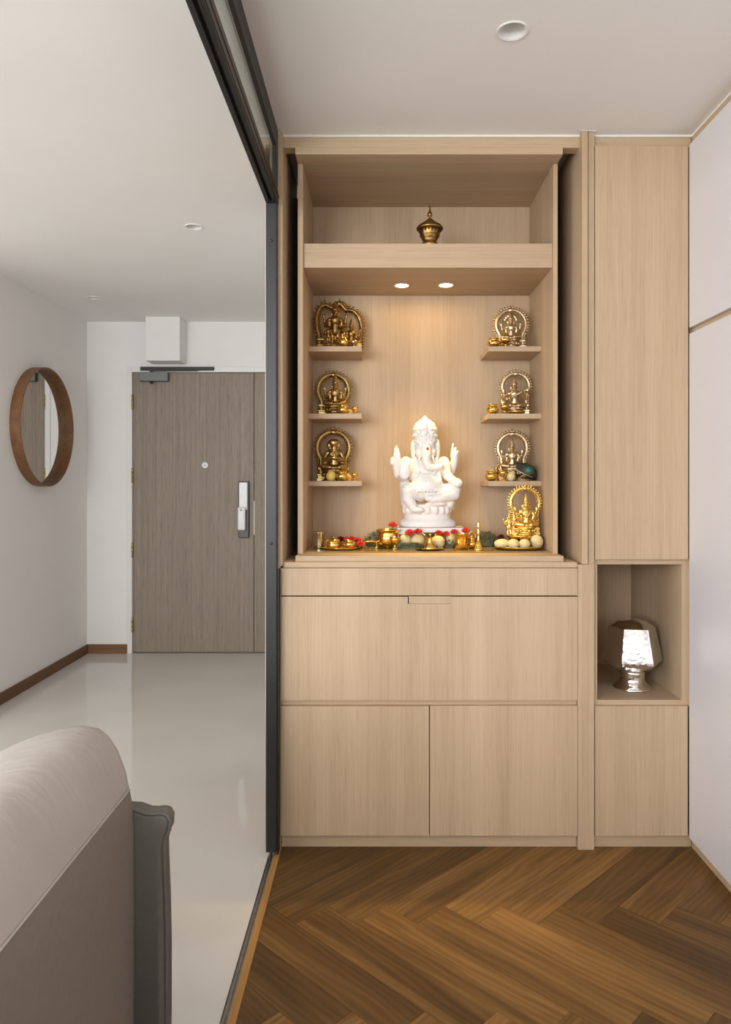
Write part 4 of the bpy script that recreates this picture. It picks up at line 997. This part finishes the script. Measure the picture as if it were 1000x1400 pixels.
grass(540, 580, 742, zg(2.88), 2.88, 'grey-green grass bundle in front of the sweets beside the brass bowl', 500, 0.025, seed=3)
grass(604, 624, 737, zg(2.92), 2.92, 'small grey-green grass tuft between oil lamp and gold tumbler', 260, 0.03, seed=4)

# left group
solo('steel_tumbler', G().lathe([(0.0215, 0), (0.022, 0.002), (0.0235, 0.03), (0.0265, 0.060), (0.0285, 0.063), (0.0285, 0.0655), (0.0265, 0.0655), (0.0225, 0.03), (0.0008, 0.004)], 32), 'steel', 'steel tumbler with flared rim beside the niche side panel', 'tumbler', on(436.5, 2.90, ZG))
PLY = 2.885
def plate_prof(r, h=0.008): return [(r*0.86, 0), (r*0.9, 0.001), (r, h), (r*0.985, h+0.001), (r*0.88, h*0.4), (0.0008, h*0.35)]
solo('brass_plate', G().lathe(plate_prof(0.078), 48), 'gold', 'round brass plate holding a yellow sweet, small pot and red petals', 'plate', on(466, PLY, ZG))
t = thing('brass_box', 'domed round brass box on the plate beside the steel tumbler', 'box', on(455.5, 2.865, ZG+0.0032))
part('box_body', G().lathe([(0.026, 0), (0.029, 0.008), (0.0285, 0.02), (0.0275, 0.022)], 28), 'gold', t, world=False)
part('box_lid', G().lathe([(0.030, 0.022), (0.030, 0.025), (0.026, 0.033), (0.015, 0.040), (0.006, 0.042), (0.004, 0.047)], 28), 'gold', t, world=False)
pot(478, 19, 12.5, ZG+0.0032, 'small wide brass pot on the brass plate beside the domed box', Y=2.86)
for i, (px, py, kd) in enumerate(((466, 738, 2), (474, 738.5, 1), (482, 738, 1), (489, 739.5, 0), (493, 744, 0))):
    flower(px, py, 11, 2.925 if i < 4 else 2.86, ('dark', 'crimson', 'crimson', 'bright', 'bright small')[i]+' red flower on the brass plate '+('behind the domed box', 'just behind the small pot, towards the domed box', 'just behind the small pot, towards the grass', 'at the rim near the grass', 'drooping over the plate rim')[i], kd, zbase=ZG+0.003)
sp = thing('brass_ladle', 'brass ladle lying between the plate and the brass bowl', 'ladle', on(508, 2.91, ZG))
part('handle', G().tube([(-0.04, 0, 0.026), (-0.01, 0, 0.027), (0.03, 0, 0.027)], [0.0045, 0.004, 0.004], 10), 'gold', sp, world=False)
part('ladle_bowl', G().lathe(bowl_prof(0.02, 0.022), 20, (-0.045, 0.012, 0.0)), 'gold', sp, world=False)
part('stand', G().lathe([(0.010, 0), (0.010, 0.004), (0.004, 0.008), (0.004, 0.024)], 12, (0.02, 0, 0)), 'gold', sp, world=False)
# big bowl
bo = thing('brass_bowl', 'large brass bowl with wide flat rim below the statue slab', 'bowl', on(531, 2.93, ZG))
rb = 16*2.93/1000
part('bowl_body', G().lathe([(rb*0.55, 0), (rb*0.6, 0.003), (rb*0.85, 0.012), (rb*0.98, 0.030), (rb*0.93, 0.050), (rb*0.85, 0.060), (rb*0.9, 0.066), (rb*1.06, 0.071), (rb*1.06, 0.074), (rb*0.80, 0.074), (rb*0.75, 0.055), (0.001, 0.03)], 36), 'gold', bo, world=False)
part('bowl_filling', G().lathe([(rb*0.70, 0.055), (rb*0.76, 0.0665), (0.004, 0.068)], 24), 'soot', bo, world=False)
cup(540, 13, 17, ZG, 'small stemmed brass goblet standing before the large brass bowl', Y=2.86)
GS = 'round sweets before the statue'
sweet(554, 19, 19, ZG, 'cream round sweet beside the large brass bowl below the first red flower pair', Y=2.935, group=GS)
sweet(571.5, 19, 19, ZG, 'cream round sweet between brass bowl sweets and oil lamp', Y=2.935, group=GS)
sweet(599, 19, 18, ZG, 'cream round sweet beside the oil lamp towards the gold tumbler', Y=2.90, group=GS)
sweet(617.5, 16, 20, ZG, 'cream round sweet tucked behind the gold tumbler', Y=2.935, group=GS)
# oil lamp
la = thing('oil_lamp', 'brass oil lamp with sooty bowl on a saucer', 'lamp', on(588, 2.835, ZG))
part('saucer', G().lathe([(0.030, 0), (0.034, 0.001), (0.056, 0.0075), (0.0565, 0.009), (0.050, 0.008), (0.02, 0.004), (0.001, 0.004)], 44), 'gold', la, world=False)
part('stem', G().lathe([(0.026, 0.004), (0.025, 0.009), (0.017, 0.022), (0.0085, 0.034), (0.011, 0.038), (0.0085, 0.042), (0.012, 0.050), (0.02, 0.060)], 28), 'gold', la, world=False)
part('lamp_bowl', G().lathe([(0.010, 0.048), (0.021, 0.058), (0.0235, 0.067), (0.021, 0.067), (0.016, 0.062), (0.001, 0.060)], 28), 'soot', la, world=False)
for i in range(5):
    a = 2*PI*i/5-PI/2; part('wick_spout', G().tube([(0.015*math.cos(a), 0.015*math.sin(a), 0.056), (0.026*math.cos(a), 0.026*math.sin(a), 0.063)], [0.006, 0.0035], 8), 'gold', la, world=False)
solo('gold_tumbler', G().lathe([(0.0235, 0), (0.0245, 0.001), (0.025, 0.03), (0.0265, 0.059), (0.0275, 0.060), (0.0275, 0.0615), (0.0255, 0.0615), (0.024, 0.03), (0.0008, 0.004)], 36), 'gold', 'polished gold-coloured brass tumbler beside the hand bell', 'tumbler', on(631, 2.87, ZG))
kp = thing('brass_kettle', 'small brass pot with arched handle behind the hand bell', 'pot', on(645.5, 2.90, ZG))
part('pot_body', G().lathe(pot_prof(0.019, 0.036), 24), 'gold', kp, world=False)
part('pot_lid', G().lathe([(0.017, 0.036), (0.015, 0.042), (0.006, 0.047), (0.004, 0.052)], 20), 'gold', kp, world=False)
part('handle', G().tube([(0.016*math.cos(PI*i/12), 0, 0.036+0.030*math.sin(PI*i/12)) for i in range(13)], 0.002, 8), 'gold', kp, world=False)
be = thing('hand_bell', 'slender brass hand bell with tall handle', 'bell', on(654.5, 2.83, ZG))
part('bell_body', G().lathe([(0.0185, 0), (0.019, 0.002), (0.0145, 0.009), (0.0115, 0.020), (0.0095, 0.030), (0.004, 0.036)], 28), 'gold', be, world=False)
part('handle', G().lathe([(0.004, 0.034), (0.006, 0.038), (0.004, 0.043), (0.005, 0.060), (0.0065, 0.078), (0.004, 0.082), (0.0075, 0.086), (0.0085, 0.092), (0.005, 0.098), (0.0075, 0.104), (0.004, 0.110)], 18), 'gold', be, world=False)
# plate of sweets with the gold idol on a bowl
YR = 2.885
solo('gold_plate', G().lathe([(0.082, 0), (0.086, 0.001), (0.094, 0.010), (0.094, 0.0125), (0.089, 0.0125), (0.084, 0.004), (0.001, 0.003)], 52), 'gold', 'round gold-coloured plate of sweets below the gold idol', 'plate', on(709, YR, ZG))
GW = 'sweets on the gold plate'
zs_ = ZG+0.0042
sweet(687, 22, 13, zs_, 'flattened cream sweet on the gold plate rim nearest the hand bell', Y=2.86, group=GW)
sweet(702.5, 16, 14, zs_, 'cream sweet at the front of the gold plate, towards the hand bell', Y=2.835, group=GW)
sweet(717.5, 16, 14, zs_, 'cream sweet at the front of the gold plate, beside the larger sweet', Y=2.835, group=GW)
sweet(734, 18, 19, zs_, 'largest cream sweet on the gold plate, by the side panel', Y=2.865, group=GW)
pb = solo('brass_bowl', G().lathe([(0.030, 0), (0.034, 0.003), (0.040, 0.016), (0.047, 0.036), (0.054, 0.046), (0.054, 0.049), (0.048, 0.0495), (0.001, 0.0495)], 36), 'gold', 'low brass bowl carrying the gold idol on the plate', 'bowl', on(712, 2.905, zs_))
zi = zs_+0.0498
hi = zz(661.5, 2.92)-zi
idol(on(718, 2.92, zi), 0.150, hi, [(-0.0, 0.62, 'seated', -0.018, 0.11)], 'gold_idol', 'bright gold idol with tall round arch on the plate of sweets', 'gold idol', thick=0.08)
FIGS = FIG['standing'].copy()
at_ = solo('attendant_figure', FIGS, 'gold_idol', 'tiny gold attendant figure on the brass bowl beside the gold idol', 'figurine', on(696.5, 2.888, zi)); at_.scale = (0.075,)*3

# ------------------------------------------------------------------ silver vessel in the cubby
YV = 2.83
sv = thing('silver_vessel', 'faceted hammered silver vessel on a flared foot in the open cubby', 'vase', on(864.2, YV, cz0+0.0003))
kv = YV/1000/7.692
def vz(v): return (850-v)*kv
ph_ = math.radians(-90+42-19)
def hexring(prof, s=10):
    """hexagon with slightly rounded edges"""
    g = G(); n = 6*s; vs = []; fs = []
    for R, z, rnd in prof:
        for i in range(n):
            a = 2*PI*i/n; q = (a % (PI/3))-PI/6
            hexr = math.cos(PI/6)/math.cos(q); r = R*(hexr*(1-rnd)+rnd*0.97)
            vs.append((r*math.cos(a+ph_), r*math.sin(a+ph_), z))
    for j in range(len(prof)-1):
        for i in range(n): fs.append((j*n+i, j*n+(i+1) % n, (j+1)*n+(i+1) % n, (j+1)*n+i))
    fs.append(tuple(range(n-1, -1, -1))); fs.append(tuple((len(prof)-1)*n+i for i in range(n)))
    return g.add(vs, fs, True)
bd = part('vessel_body', hexring([(110*kv, vz(655), 1.0), (200*kv, vz(640), 0.9), (262*kv, vz(600), 0.4), (310*kv, vz(560), 0.08), (314*kv, vz(548), 0.08), (312*kv, vz(536), 0.08), (240*kv, vz(212), 0.08), (236*kv, vz(204), 0.1), (226*kv, vz(198), 0.15), (150*kv, vz(150), 0.7), (60*kv, vz(134), 1.0), (4*kv, vz(132), 1.0)]), 'silver', sv, world=False)
bd.data.set_sharp_from_angle(angle=math.radians(28))
part('vessel_foot', G().lathe([(195*kv, 0), (196*kv, vz(838)), (188*kv, vz(828)), (165*kv, vz(805)), (135*kv, vz(780)), (128*kv, vz(740)), (130*kv, vz(700)), (138*kv, vz(672)), (120*kv, vz(655)), (100*kv, vz(650))], 48), 'silver_plain', sv, world=False)
